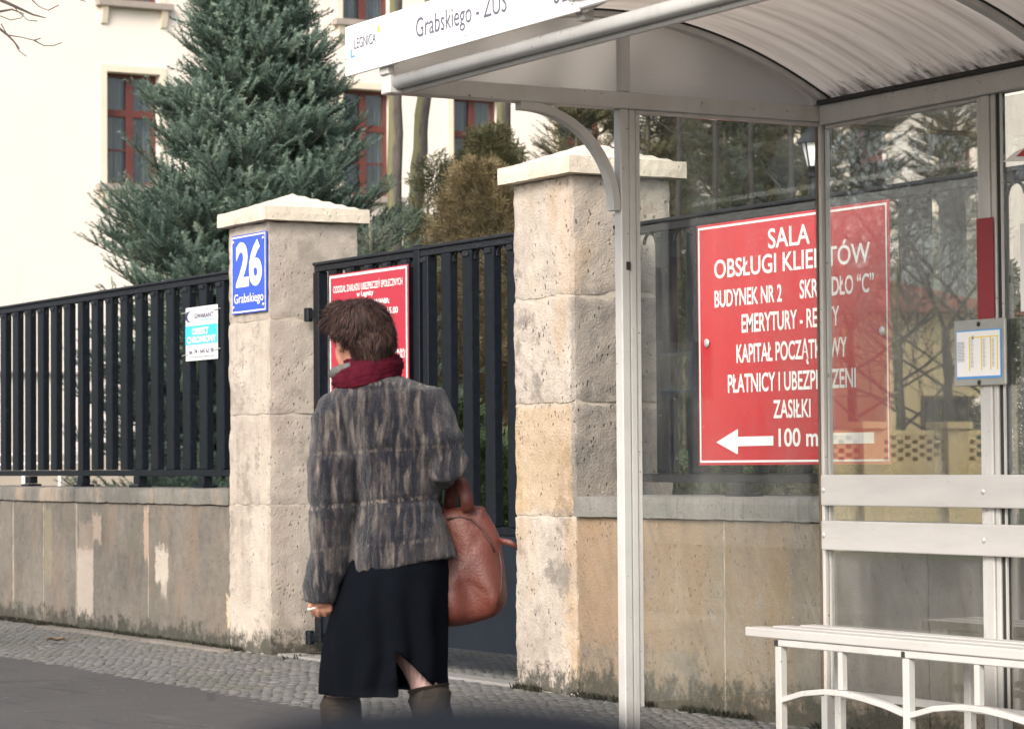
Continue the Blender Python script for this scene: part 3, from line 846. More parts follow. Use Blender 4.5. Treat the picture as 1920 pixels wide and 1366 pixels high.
    # glazing frames and panes
    m_ = MB(); m_.box(5.4815, 5.50, YS + 0.008, YS + 0.042, 0.2, 2.398); m_.box(5.4815, XB - 0.029, YS + 0.008, YS + 0.03, 2.3985, 2.4135); B('pane_frame', m_, bv=0.002)
    m_ = MB(); m_.box(5.502, XB - 0.0298, YS + 0.018, YS + 0.024, 0.22, 2.398); pn = m_.build('pane', GLS, o)
    m_ = MB(); m_.box(XB - 0.0295, XB - 0.0275, YS + 0.014, YS + 0.030, 0.2, 2.397); m_.build('pane_edge', RUST, pn)
    m_ = MB(); m_.box(XB - 0.003, XB + 0.003, 7.659, YS - 0.012, 0.22, 2.386); pn = m_.build('pane', GL, o)
    m_ = MB(); m_.box(XB - 0.008, XB + 0.012, YS - 0.006, YS - 0.002, 0.2, 2.4); m_.build('pane_edge', RUST, pn)
    m_ = MB(); m_.box(XB - 0.010, XB + 0.010, YS - 0.0115, YS - 0.0075, 0.2, 2.386); m_.build('pane_edge', PAINT, pn)
    m_ = MB(); m_.box(XB - 0.003, XB + 0.003, 5.41, 7.535, 0.22, 2.386); pn = m_.build('pane', GL, o)
    m_ = MB(); m_.box(XB - 0.012, XB + 0.012, 7.536, 7.555, 0.2, 2.4); m_.build('pane_edge', RUBBER, pn)
    m_ = MB(); m_.box(XB - 0.016, XB - 0.008, 7.526, 7.533, 0.2, 2.4); m_.build('pane_edge', PAINT, pn)
    m_ = MB(); m_.box(XB - 0.014, XB + 0.014, 7.659, YS - 0.012, 2.387, 2.4); B('pane_frame', m_, bv=0.002)
    # backrest boards of the shelter
    for z0, z1 in ((0.932, 1.050), (0.762, 0.875)):
        m_ = MB(); m_.box(XB - 0.052, XB - 0.03, 5.0, YS - 0.012, z0, z1); bd = B('backrest_board', m_, BOARD, 0.005, seg=2)
        for y in (YS - 0.03, 7.607):
            s = MB(); s.ball((XB - 0.053, y, (z0 + z1) / 2), (0.006, 0.011, 0.011), 10, 6); s.build('bolt', SCREW, bd, smooth=True)
TRIM = flat('roof_trim_white', (0.62, 0.62, 0.62), 0.5, 0.3, 25)
BOARD = Mat('white_painted_board'); _P = BOARD.pos()
_c = BOARD.ramp(BOARD.noise(BOARD.scale(_P, (6, 2, 12)), 1.0, 6, 0.65), [(0.3, (0.41, 0.395, 0.38)), (0.7, (0.49, 0.472, 0.455))])
_c = BOARD.mix(BOARD.math('MULTIPLY', BOARD.step(BOARD.noise(BOARD.scale(_P, (30, 18, 30)), 1.0, 5, 0.7), 0.66, 0.72), 0.75), _c, (0.34, 0.20, 0.085))
BOARD.bsdf(_c, 0.5, BOARD.bump(BOARD.noise(BOARD.scale(_P, (60, 6, 60)), 1.0, 4), 0.25, 0.003)); BOARD = BOARD.mat
shelter()

# stop name board on the front of the roof
bx = 4.42
a, b = at(647.5, 135, 'X', bx), at(1083, 33, 'X', bx)
by1, by0 = a[1], b[1]; bz0 = (a[2] + b[2]) / 2; bz1 = bz0 + (at(647.5, 42, 'X', bx)[2] - a[2])
NAMEW = flat('name_board_white', (0.84, 0.83, 0.82), 0.35, 0.02)
o = empty('stop_name_board', (bx, (by0 + by1) / 2, bz0), 'white bus stop name board reading Grabskiego - ZUS on shelter roof', 'sign')
mb = MB(); mb.box(bx, bx + 0.012, by0, by1, bz0, bz1); mb.build('board', NAMEW, o, bevel=0.002)
mb = MB(); put_text(mb, 'Grabskiego - ZUS', 'X', bx - 0.002, -1, 779.7, 71, 35, 950, 0.0); mb.build('lettering', GREYTXT, o)
mb = MB(); put_text(mb, '02', 'X', bx - 0.002, -1, 1036, 9, -30, 1067, 0.0); mb.build('stop_number', GREYTXT, o)
mb = MB(); put_text(mb, 'LEGNICA', 'X', bx - 0.002, -1, 664, 92.5, 73, 704.7, 0.002); mb.build('city_name', GREYTXT, o)
mb = MB(); px_quad(mb, [(707, 61), (712, 59.5), (712, 48), (707, 49.5)], 'X', bx - 0.002); mb.build('yellow_square', YELLOW, o)
mb = MB(); px_quad(mb, [(656.8, 109), (664.5, 107), (664.5, 103.2), (659.6, 104.5), (659.6, 92.5), (656.8, 93.2)], 'X', bx - 0.002); mb.build('blue_mark', LBLUE, o)
screws(o, bx, [tuple(at(650, 111, 'X', bx)[1:]), tuple(at(1074, 6, 'X', bx)[1:]), tuple(at(874, 65, 'X', bx)[1:])], 0.006)

# timetable holder on the back post
tx = XB - 0.044
o = empty('timetable_holder', (tx, 7.63, 1.364), 'grey metal timetable holder with white paper schedule on shelter post', 'timetable')
ZINC = flat('zinc_plate', (0.36, 0.36, 0.33), 0.45, 0.2, 14, Metallic=0.3)
PAPER = flat('white_paper', (0.80, 0.79, 0.77), 0.7, 0.03)
mb = MB(); mb.box(tx, tx + 0.012, 7.488, 7.768, 1.366, 1.602); mb.build('back_plate', ZINC, o, bevel=0.003)
mb = MB(); mb.box(tx - 0.003, tx - 0.0005, 7.505, 7.752, 1.392, 1.565); pp = mb.build('paper', LBLUE, o)
mb = MB(); mb.box(tx - 0.0048, tx - 0.0032, 7.510, 7.746, 1.400, 1.560); mb.build('white_sheet', PAPER, pp)
mb = MB()
for q in (0.30, 0.58, 0.79, 0.95):
    y = 7.746 - 0.236 * q; mb.add([(tx - 0.006, y + 0.003, 1.42), (tx - 0.006, y - 0.003, 1.42), (tx - 0.006, y - 0.003, 1.537), (tx - 0.006, y + 0.003, 1.537)], [(0, 1, 2, 3)])
mb.add([(tx - 0.006, 7.675, 1.537), (tx - 0.006, 7.515, 1.537), (tx - 0.006, 7.515, 1.541), (tx - 0.006, 7.675, 1.541)], [(0, 1, 2, 3)])
mb.build('table_lines', YELLOW, pp)
mb = MB()
for i in range(14):
    z = 1.522 - i * 0.0052; mb.add([(tx - 0.006, 7.742, z), (tx - 0.006, 7.70 + 0.01 * RNG.random(), z), (tx - 0.006, 7.70, z + 0.0014), (tx - 0.006, 7.742, z + 0.0014)], [(0, 1, 2, 3)])
for i in range(22):
    for q in (0.33, 0.61, 0.82):
        z = 1.530 - i * 0.0046; y = 7.746 - 0.236 * q
        mb.add([(tx - 0.006, y, z), (tx - 0.006, y - 0.012 - 0.012 * RNG.random(), z), (tx - 0.006, y - 0.012, z + 0.001), (tx - 0.006, y, z + 0.001)], [(0, 1, 2, 3)])
put_text(mb, '6', 'X', tx - 0.006, -1, 1822, 636, 629, 1826, 0.01)
mb.build('print', GREYTXT, pp)
for z in (1.585, 1.377):
    s = MB(); s.ball((tx - 0.002, 7.628, z), (0.005, 0.009, 0.009), 10, 6); s.build('screw', RUBBER, o, smooth=True)

# white and red flat pieces on the second back pane, cut by the frame
o = empty('pane_pieces', (XB - 0.006, 7.2, 1.6), 'white sheet with a red marked corner piece on the right glass pane', 'pane_pieces')
mb = MB(); y1_ = float(at(1913, 500, 'X', XB - 0.008)[1]); mb.box(XB - 0.010, XB - 0.006, 6.55, y1_, 1.62, 1.93); mb.build('sheet', PAPER, o, bevel=0.003)
mb = MB(); mb.prism([(0, 0), (0.30, -0.02), (0.30, 0.075), (0.07, 0.03)], ((XB - 0.006, float(at(1884, 303, 'X', XB)[1]), float(at(1884, 304, 'X', XB)[2])), (0, -1, 0), (0, 0, 1), (-1, 0, 0)), 0, 0.003); mb.build('white_corner', PAPER, o)
mb = MB(); mb.prism([(0.075, 0.012), (0.30, -0.005), (0.30, 0.07), (0.12, 0.035)], ((XB - 0.0095, float(at(1884, 303, 'X', XB)[1]), float(at(1884, 304, 'X', XB)[2])), (0, -1, 0), (0, 0, 1), (-1, 0, 0)), 0, 0.002); mb.build('red_mark', SIGNRED, o)

# bench
def bench():
    z = 0.495
    p = at(1396.7, 1174, 'Z', z); fx, fy = float(p[0]), float(p[1])
    o = empty('bench', (fx, fy - 1.0, 0), 'white slatted metal bench with curved arch stretchers inside the shelter', 'bench')
    L = 2.9
    for i, (x0, w, dy) in enumerate(((fx, 0.075, 0.0), (fx + 0.115, 0.07, 0.02), (fx + 0.225, 0.07, 0.0))):
        m_ = MB(); m_.box(x0, x0 + w, fy - L + dy, fy + dy - (0.03 if i else 0), z - 0.034, z); m_.build('slat', BOARD, o, bevel=0.004, seg=2)
    legs = [float(at(x, 1230, 'X', fx + 0.02)[1]) for x in (1464, 1703)]
    step_ = legs[0] - legs[1]; legs += [legs[1] - step_, legs[1] - 2 * step_]
    zr = z - 0.036
    m_ = MB(); m_.box(fx + 0.006, fx + 0.036, legs[-1], legs[0], zr - 0.026, zr); m_.build('front_rail', PAINT, o, bevel=0.003)
    m_ = MB(); m_.box(fx + 0.27, fx + 0.30, legs[-1], legs[0], zr - 0.026, zr); m_.build('back_rail', PAINT, o, bevel=0.003)
    for y in legs:
        for x in (fx + 0.006, fx + 0.27):
            m_ = MB(); m_.box(x, x + 0.03, y - 0.0175, y + 0.0175, 0, zr - 0.0275); lg = m_.build('leg', PAINT, o, bevel=0.003)
            if x < fx + 0.1:
                c = MB(); c.box(x - 0.003, x + 0.028, y + 0.0005, y + 0.018, zr - 0.024, zr - 0.004); c.build('plug', RUBBER, lg)
        m_ = MB(); m_.box(fx + 0.037, fx + 0.269, y - 0.012, y + 0.012, zr - 0.026, zr - 0.002); m_.build('cross_bar', PAINT, o, bevel=0.003)
    for a_, b_ in zip(legs[:-1], legs[1:]):
        ref = [at(px_, py_, 'X', fx + 0.02) for px_, py_ in ((1459.6, 1310), (1500, 1298), (1541, 1295), (1580, 1299), (1619, 1309), (1660, 1322), (1694, 1337))]
        rt_ = [(ref[0][1] - q_[1]) / (ref[0][1] - ref[-1][1]) for q_ in ref]; rz_ = [q_[2] for q_ in ref]
        pts = [(fx + 0.02, a_ - 0.018 + (b_ - a_ + 0.036) * t, float(np.interp(t, rt_, rz_))) for t in np.linspace(0, 1, 18)]
        m_ = MB(); m_.ribbon(pts, 0.014, 0.010, (1, 0, 0)); ar = m_.build('arch_stretcher', PAINT, o, bevel=0.002)
        ym = a_ + (b_ - a_) * 0.5; m_ = MB(); m_.box(fx + 0.008, fx + 0.032, ym - 0.013, ym + 0.013, float(np.interp(0.5, rt_, rz_)) + 0.011, zr - 0.027); m_.build('strut', PAINT, ar, bevel=0.002)
        m_ = MB(); m_.box(fx + 0.275, fx + 0.295, b_ + 0.02, a_ - 0.02, 0.235, 0.262); m_.build('back_stretcher', PAINT, o, bevel=0.002)
bench()

# ------------------------------------------------------------------ the building behind
YB = 52.0
PLAST = Mat('cream_plaster'); _P = PLAST.pos()
_c = PLAST.ramp(PLAST.noise(_P, 0.5, 6, 0.6), [(0.3, (0.71, 0.635, 0.565)), (0.7, (0.765, 0.69, 0.62))])
_d = PLAST.step(PLAST.noise(PLAST.scale(_P, (1.2, 1.2, 0.25)), 1.0, 6, 0.7), 0.55, 0.8)
_c = PLAST.mix(PLAST.math('MULTIPLY', _d, 0.25), _c, (0.55, 0.47, 0.38))
PLAST.bsdf(_c, 0.95, PLAST.bump(PLAST.noise(_P, 25, 4), 0.2, 0.01)); PLAST = PLAST.mat
SURR = flat('window_surround_stone', (0.66, 0.575, 0.46), 0.9, 0.12, 4)
SILL = flat('window_sill_stone', (0.30, 0.26, 0.23), 0.9, 0.2, 6)
REDW = flat('red_brown_window_paint', (0.105, 0.026, 0.020), 0.5, 0.15, 5)
CURT = Mat('net_curtain'); _P = CURT.pos()
_c = CURT.ramp(CURT.noise(CURT.scale(_P, (9, 1, 0.3)), 1.0, 3), [(0.35, (0.10, 0.11, 0.12)), (0.55, (0.20, 0.21, 0.22)), (0.7, (0.34, 0.35, 0.35))])
CURT.bsdf(_c, 0.9); CURT = CURT.mat
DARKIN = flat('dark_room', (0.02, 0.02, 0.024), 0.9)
PLINTH = flat('building_plinth', (0.40, 0.34, 0.28), 0.95, 0.15, 3)
WG = Mat('window_glass')
_fc = WG.n('LayerWeight', {'Blend': 0.5}).outputs['Facing']
_f = WG.math('ADD', 0.06, WG.math('MULTIPLY', WG.math('POWER', _fc, 5.0), 0.94))
WG.done(WG.n('MixShader', {0: _f, 1: WG.n('BsdfTransparent', {'Color': (0.85, 0.88, 0.88, 1)}).outputs[0], 2: WG.n('BsdfGlossy', {'Roughness': 0.02}).outputs[0]}).outputs[0]); WG = WG.mat

def building():
    X = lambda px, py=240: float(at(px, py, 'Y', YB)[0])
    Z = lambda px, py: float(at(px, py, 'Y', YB)[2])
    o = empty('office_building', (30, YB, 0), 'large cream plastered building with red brown casement windows behind trees', 'building')
    xl = X(200); w = X(300) - xl
    pitch = (X(850, 300) - xl) / 3.0
    cols = [xl + pitch * k for k in range(9)]
    z0, z1 = Z(200, 345), Z(200, 134)
    up = Z(270, 4) - Z(270, 346)
    rows = [(z0 - up, z1 - up), (z0, z1), (z0 + up, z1 + up), (z0 + 2 * up, z1 + 2 * up)]
    xa, xb, ztop = X(-900), cols[-1] + w + 4, z1 + 3 * up - 0.4
    # wall with openings: vertical strips between columns and pieces above and below each window
    mb = MB(); th = 0.5
    edges = [xa] + [v for c in cols for v in (c, c + w)] + [xb]
    for i in range(0, len(edges), 2): mb.box(edges[i], edges[i + 1], YB, YB + th, 0, ztop)
    for ci, c in enumerate(cols):
        zz = [0]
        for ri, (a, b) in enumerate(rows):
            if ci == 0 and ri == 0: continue
            zz += [a, b]
        zz.append(ztop)
        for i in range(0, len(zz), 2): mb.box(c, c + w, YB, YB + th, zz[i], zz[i + 1])
    mb.build('wall', PLAST, o)
    mb = MB(); mb.box(xa, xb, YB + 4.5, YB + 14, 0, ztop); mb.box(xa, xa + 0.5, YB + 0.51, YB + 4.49, 0, ztop); mb.box(xb - 0.5, xb, YB + 0.51, YB + 4.49, 0, ztop); mb.build('back_block', PLAST, o)
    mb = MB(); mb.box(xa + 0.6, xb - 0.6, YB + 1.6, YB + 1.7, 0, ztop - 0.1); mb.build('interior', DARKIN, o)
    mb = MB(); mb.add([(xa - 0.5, YB - 0.6, ztop), (xb + 0.5, YB - 0.6, ztop), (xb + 0.5, YB + 14.6, ztop), (xa - 0.5, YB + 14.6, ztop), (xa + 6, YB + 7, ztop + 5), (xb - 6, YB + 7, ztop + 5)],
                      [(0, 1, 5, 4), (1, 2, 5), (2, 3, 4, 5), (3, 0, 4), (3, 2, 1, 0)]); mb.build('roof', ROOFT, o)
    mb = MB(); zs = Z(60, 699); mb.box(xa, xb, YB - 0.12, YB - 0.003, zs - 0.025, zs + 0.025); mb.build('string_course', SILL, o)
    mb = MB(); mb.box(xa, xb, YB - 0.05, YB - 0.003, 0, Z(60, 852)); mb.build('plinth', PLINTH, o)
    first = {}
    for ci, c in enumerate(cols):
        for ri, (a, b) in enumerate(rows):
            if ci == 0 and ri == 0: continue
            if not first:
                yq = YB + 0.22; fw_ = 0.085; ht = b - a; zt = b - ht * 0.355
                f = MB()
                f.box(c, c + fw_, yq, yq + 0.07, a, b); f.box(c + w - fw_, c + w, yq, yq + 0.07, a, b)
                f.box(c + fw_, c + w - fw_, yq, yq + 0.07, b - fw_, b); f.box(c + fw_, c + w - fw_, yq, yq + 0.07, a, a + fw_)
                f.box(c + w / 2 - 0.075, c + w / 2 + 0.075, yq - 0.02, yq + 0.06, a + fw_, b - fw_)
                f.box(c + fw_, c + w / 2 - 0.075, yq - 0.02, yq + 0.06, zt - 0.07, zt + 0.07); f.box(c + w / 2 + 0.075, c + w - fw_, yq - 0.02, yq + 0.06, zt - 0.07, zt + 0.07)
                zb = a + (zt - a) * 0.49
                f.box(c + fw_, c + w / 2 - 0.075, yq + 0.005, yq + 0.05, zb - 0.02, zb + 0.02); f.box(c + w / 2 + 0.075, c + w - fw_, yq + 0.005, yq + 0.05, zb - 0.02, zb + 0.02)
                f.box(c + fw_, c + w - fw_, yq + 0.065, yq + 0.075, zt - 0.09, zt + 0.09)
                win = f.build('window', REDW, o, bevel=0.008)
                p = MB(); p.box(c + 0.02, c + w - 0.02, yq + 0.04, yq + 0.046, a + 0.02, b - 0.02); pane = p.build('pane', WG, win)
                q = MB(); vs = []; fs = []; n = 60
                for i in range(n + 1):
                    x = c + 0.03 + (w - 0.06) * i / n; y = yq + 0.22 + 0.03 * math.sin(i * 1.3) + 0.015 * math.sin(i * 2.9)
                    vs += [(x, y, a + 0.03), (x, y, b - 0.03)]
                gap = range(int(n * 0.44), int(n * 0.56))
                fs = [(2 * i, 2 * i + 2, 2 * i + 3, 2 * i + 1) for i in range(n) if i not in gap]
                q.add(vs, fs); cur = q.build('curtain', CURT, win)
                s = MB(); s.box(c - 0.24, c + w + 0.24, YB - 0.2, YB + 0.215, a - 0.14, a - 0.003); sil = s.build('sill', SILL, win, bevel=0.01)
                brks = []
                for xx in (c - 0.13, c + w + 0.01):
                    k = MB(); k.prism([(-0.15, 0), (-0.003, 0), (-0.003, -0.36), (-0.05, -0.33)], ((xx, YB, a - 0.142), (0, 1, 0), (0, 0, 1), (1, 0, 0)), 0, 0.13)
                    brks.append(k.build('bracket', SURR, win))
                t = MB(); t.box(c - 0.14, c - 0.002, YB - 0.03, YB - 0.002, a, b + 0.14); t.box(c + w + 0.002, c + w + 0.14, YB - 0.03, YB - 0.002, a, b + 0.14); t.box(c - 0.002, c + w + 0.002, YB - 0.03, YB - 0.002, b + 0.002, b + 0.14)
                sur = t.build('surround', SURR, win)
                first = dict(win=win, kids=[pane, cur, sil, sur] + brks, c=c, a=a)
            else:
                d = first['win'].copy(); COL.objects.link(d); d.parent = o; d.location = (c - first['c'], 0, a - first['a'])
                for kk in first['kids']:
                    e = kk.copy(); COL.objects.link(e); e.parent = d
ROOFT = flat('roof_tiles', (0.26, 0.075, 0.04), 0.85, 0.3, 12, 0.6, 8)
building()

# ------------------------------------------------------------------ vegetation
def foliage(name, stops, rough=0.75, trans=0.25):
    M = Mat(name); t = M.attr('tint'); P = M.objc()
    f = M.math('ADD', M.math('MULTIPLY', t, 0.6), M.math('MULTIPLY', M.noise(P, 2.5, 4), 0.4))
    c = M.ramp(f, stops)
    d = M.n('BsdfPrincipled', {'Base Color': c, 'Roughness': rough})
    tr = M.n('BsdfTranslucent', {'Color': c})
    M.done(M.n('MixShader', {0: trans, 1: d.outputs[0], 2: tr.outputs[0]}).outputs[0])
    return M.mat
FIR = foliage('fir_needles', [(0.15, (0.055, 0.094, 0.070)), (0.45, (0.118, 0.18, 0.134)), (0.7, (0.205, 0.28, 0.212)), (0.95, (0.32, 0.385, 0.29))])
PINEG = foliage('pine_needles', [(0.15, (0.022, 0.034, 0.018)), (0.5, (0.045, 0.06, 0.03)), (0.85, (0.09, 0.10, 0.05))])
THUJA = foliage('thuja_scales', [(0.15, (0.080, 0.066, 0.032)), (0.45, (0.150, 0.118, 0.058)), (0.7, (0.225, 0.172, 0.09)), (0.95, (0.27, 0.225, 0.12))])
OLIVE = foliage('olive_scales', [(0.15, (0.05, 0.055, 0.026)), (0.5, (0.105, 0.105, 0.05)), (0.9, (0.18, 0.155, 0.075))])
LIGHTG = foliage('light_green_scales', [(0.15, (0.05, 0.07, 0.05)), (0.5, (0.095, 0.125, 0.088)), (0.9, (0.15, 0.18, 0.13))])
GREENL = foliage('green_leaves', [(0.15, (0.03, 0.05, 0.018)), (0.5, (0.065, 0.10, 0.035)), (0.9, (0.12, 0.16, 0.06))])
BARK = Mat('mossy_bark'); _P = BARK.pos()
_n = BARK.noise(BARK.scale(_P, (14, 14, 3)), 1.0, 6, 0.7)
_c = BARK.ramp(_n, [(0.3, (0.045, 0.04, 0.036)), (0.55, (0.10, 0.088, 0.078)), (0.75, (0.16, 0.145, 0.13))])
_nx = BARK.sep(BARK.n('NewGeometry').outputs['Normal'])
_mm = BARK.math('MULTIPLY', BARK.step(BARK.math('ADD', BARK.math('MULTIPLY', _nx[0], -1.0), BARK.math('MULTIPLY', BARK.noise(_P, 5, 4), 0.6)), 0.75, 1.15), 0.7)
_c = BARK.mix(_mm, _c, (0.17, 0.17, 0.075))
BARK.bsdf(_c, 0.95, BARK.bump(_n, 0.9, 0.03)); BARK = BARK.mat
DARKT = flat('dark_bark', (0.028, 0.025, 0.023), 0.95, 0.4, 14)
TWIG = flat('twig_bark', (0.075, 0.062, 0.055), 0.9, 0.3, 10)

def needle_sprig(n=44, nl=0.17, wd=0.013, spread=0.85):
    V = []; Fc = []
    rg = np.random.default_rng(3)
    for i in range(n):
        x = 0.05 + 0.95 * i / n
        an = rg.uniform(0, 2 * math.pi)
        fwd = rg.uniform(0.35, 0.75)
        d = np.array((fwd, spread * math.cos(an), spread * math.sin(an) * 0.8)); d /= np.linalg.norm(d)
        sd = np.cross(d, (1, 0, 0)); sd /= np.linalg.norm(sd) + 1e-9
        L = nl * rg.uniform(0.75, 1.1) * (1.0 - 0.35 * x)
        p = np.array((x, 0, 0)); b = len(V)
        V += [p - sd * wd, p + sd * wd, p + d * L]; Fc.append((b, b + 1, b + 2))
    for ax in ((0, 1, 0), (0, 0, 1)):
        b = len(V); a = np.array(ax, float) * 0.014
        V += [-a, a, np.array((1.02, 0, 0))]; Fc.append((b, b + 1, b + 2))
    return np.array(V), np.array(Fc)

def fan_sprig(n=7, m_=6):
    V = []; Fc = []; rg = np.random.default_rng(5)
    for i in range(n):
        t = 0.1 + 0.85 * i / n
        for sg in (-1, 1):
            an = sg * rg.uniform(0.5, 0.9); L = 0.45 * (1.05 - t) * rg.uniform(0.8, 1.2) + 0.12
            d = np.array((math.cos(an), math.sin(an), rg.uniform(-0.25, 0.25)))
            for k in range(m_):
                p = np.array((t, 0, 0)) + d * L * (k + 0.3) / m_
                q = np.array((math.cos(an + rg.uniform(-0.7, 0.7)), math.sin(an + rg.uniform(-0.7, 0.7)), rg.uniform(-0.5, 0.5)))
                sd = np.array((-q[1], q[0], rg.uniform(-0.4, 0.4))); b = len(V)
                V += [p - sd * 0.022, p + sd * 0.022, p + q * 0.11]; Fc.append((b, b + 1, b + 2))
    return np.array(V), np.array(Fc)
NEEDLE = needle_sprig(72, 0.17, 0.017, 0.95); NEEDLE_L = needle_sprig(30, 0.24, 0.016, 0.9); FAN = fan_sprig()

def conifer(name, label, x, y, h, rad, mat, seed, lean=0.30, whorl=0.2, per=8, dens=0.075, proto=None, zmin=0.3, lop=(0, 0), shape=0.85, tl=(0.13, 0.30), cap=99, lo=0.62, hi=1.12, upt=0.0):
    rg = np.random.default_rng(seed)
    o = empty(name, (x, y, 0), label, 'tree', TREEG)
    t = MB(); t.tube([(x + 0.01 * rg.normal(), y, z) for z in np.linspace(-0.1, h, 8)], [max(0.008, 0.013 * h * (1 - z / h)) + 0.004 for z in np.linspace(0, h, 8)], 8); t.build('trunk', BARK, o, smooth=True)
    D = []; T = []; S = []; br = MB(); z = zmin
    while z < h - 0.1:
        f = 1 - z / h
        for k in range(per):
            az = rg.uniform(0, 2 * math.pi); L = min(rad * f ** shape, cap) * rg.uniform(lo, hi) + 0.08
            L *= 1 + lop[0] * math.cos(az) + lop[1] * math.sin(az)
            up = lean * rg.uniform(0.4, 1.5) + 0.35 * (1 - f)
            d = np.array((math.cos(az), math.sin(az), 0)); z_ = z + rg.uniform(-0.1, 0.1)
            p0 = np.array((x, y, z_)); n = max(3, int(L / 0.12)); pts = []
            for i in range(n + 1):
                s = i / n; pts.append(p0 + d * L * s + np.array((0, 0, L * (up * s + 0.30 * (s * s - s)))))
            br.tube(pts, [0.011 * (1 - 0.8 * i / n) + 0.002 for i in range(n + 1)], 4, cap=False)
            s = 0.22
            side = np.array((-d[1], d[0], 0))
            while s < 1.0:
                q = s * n; i = min(int(q), n - 1); p = pts[i] + (pts[i + 1] - pts[i]) * (q - i); ax = pts[i + 1] - pts[i]; ax = ax / np.linalg.norm(ax)
                for sg in (-1, 1):
                    L2 = rg.uniform(*tl) * (0.55 + 0.9 * (1 - s)); nseg = 1 if L2 < tl[1] * 0.75 else 2
                    dd = ax * rg.uniform(0.6, 1.0) + side * sg * rg.uniform(0.4, 0.9) + np.array((0, 0, rg.uniform(-0.05, 0.45) + upt))
                    D.append(dd); T.append(p); S.append(L2)
                    if nseg == 2:
                        dn = dd / np.linalg.norm(dd)
                        for sg2 in (-1, 1):
                            D.append(dn + np.cross(dn, (0, 0, 1)) * sg2 * 0.7 + rg.normal(0, 0.15, 3)); T.append(p + dn * L2 * 0.55); S.append(L2 * 0.7)
                s += dens / L * rg.uniform(0.8, 1.2)
            D.append(pts[-1] - pts[-2]); T.append(pts[-1] - (pts[-1] - pts[-2]) * 0.4); S.append(rg.uniform(0.15, 0.26))
        z += whorl * rg.uniform(0.8, 1.2)
    D = np.array(D); T = np.array(T); S = np.array(S)
    M = frames(D, rg.uniform(0, 6.28, len(D))) * S[:, None, None]
    V, Fc, tn = instance(NEEDLE if proto is None else proto, M, T)
    br.build('branches', TWIG, o)
    link_mesh('crown', np_mesh('crown', V, Fc, {'tint': tn}), mat, o)
    return o

def bush(name, label, cat, x, y, zb, zt, rx, ry, mat, seed, n=1800, proto=None, sz=(0.14, 0.26), up=0.6, pointy=0.6, group=None, stems=True):
    rg = np.random.default_rng(seed)
    o = empty(name, (x, y, 0), label, cat, group)
    if stems:
        t = MB()
        for k in range(5):
            a = rg.uniform(0, 6.28); t.tube([(x + 0.08 * math.cos(a), y + 0.08 * math.sin(a), 0), (x + 0.35 * rx * math.cos(a), y + 0.35 * ry * math.sin(a), zb + 0.4 * (zt - zb)), (x + 0.3 * rx * math.cos(a), y + 0.3 * ry * math.sin(a), zb + 0.85 * (zt - zb))], [0.03, 0.02, 0.006], 6)
        t.build('stems', BARK, o)
    T = []; D = []
    while len(T) < n:
        s = rg.random(); a = rg.uniform(0, 6.28)
        prof = (math.sin(math.pi * min(1, s ** pointy * 0.96 + 0.04)) ** 0.75)
        lump = 0.78 + 0.42 * noise.noise(Vector((math.cos(a) * 2.1, math.sin(a) * 2.1, s * 5 + seed)))
        r = prof * lump * (1 - 0.55 * rg.random() ** 2.2)
        p = np.array((x + rx * r * math.cos(a), y + ry * r * math.sin(a), zb + (zt - zb) * s))
        T.append(p); D.append((math.cos(a) + rg.normal(0, 0.4), math.sin(a) + rg.normal(0, 0.4), up + rg.normal(0, 0.4)))
    M = frames(D, rg.uniform(0, 6.28, n)) * rg.uniform(sz[0], sz[1], n)[:, None, None]
    V, Fc, tn = instance(FAN if proto is None else proto, M, np.array(T))
    link_mesh('foliage', np_mesh('foliage', V, Fc, {'tint': tn}), mat, o)
    return o

def branchy(mb, p, d, L, r, depth, rg, spread=0.6, upw=0.12, fine=0.004):
    pts = [p]; q = np.array(p, float); dd = np.array(d, float); n = 4
    for i in range(n):
        dd = dd + rg.normal(0, 0.10, 3) + np.array((0, 0, upw * 0.35)); dd /= np.linalg.norm(dd); q = q + dd * L / n; pts.append(q)
    r1 = max(fine, r * 0.62)
    mb.tube(pts, [r + (r1 - r) * i / n for i in range(n + 1)], 8 if r > 0.05 else (5 if r > 0.015 else 3), cap=False)
    if depth <= 0: return
    for k in range(rg.integers(2, 4) + (1 if depth > 2 else 0)):
        i = rg.integers(2, n + 1) if k else n
        nd = pts[i] - pts[i - 1]; nd = nd / np.linalg.norm(nd)
        nd = nd + rg.normal(0, spread, 3) + np.array((0, 0, upw)); nd /= np.linalg.norm(nd)
        branchy(mb, pts[i], nd, L * rg.uniform(0.58, 0.82), r1 * (0.95 if k == 0 else 0.7), depth - 1, rg, spread, upw, fine)

def bare_tree(name, label, pts, rads, tips, seed, depth=4, L=1.7, group=None, mat=None, fine=0.004):
    rg = np.random.default_rng(seed)
    o = empty(name, tuple(pts[0]), label, 'tree', group)
    full = []; fr = []
    for i in range(len(pts) - 1):
        for k in range(10):
            t = k / 10; p = np.array(pts[i]) * (1 - t) + np.array(pts[i + 1]) * t
            full.append(p + rg.normal(0, 0.008, 3) * (1, 1, 0)); fr.append((rads[i] * (1 - t) + rads[i + 1] * t) * rg.uniform(0.93, 1.09))
    full.append(np.array(pts[-1])); fr.append(rads[-1])
    t = MB(); t.tube(full, fr, 12); t.build('trunk', mat or BARK, o, smooth=True)
    c = MB()
    for (f, d, l, r) in tips:
        i = int(f * (len(full) - 1)); branchy(c, full[i], d, l, r, depth, rg, fine=fine)
    c.build('crown', TWIG if mat is None else mat, o)
    return o
TREEG = 'trees behind the railings'
def base(px, depth): p = atd(px, 870, depth); return float(p[0]), float(p[1])
ppm = lambda d: F / d
zat = lambda px, py, d: float(atd(px, py, d)[2])

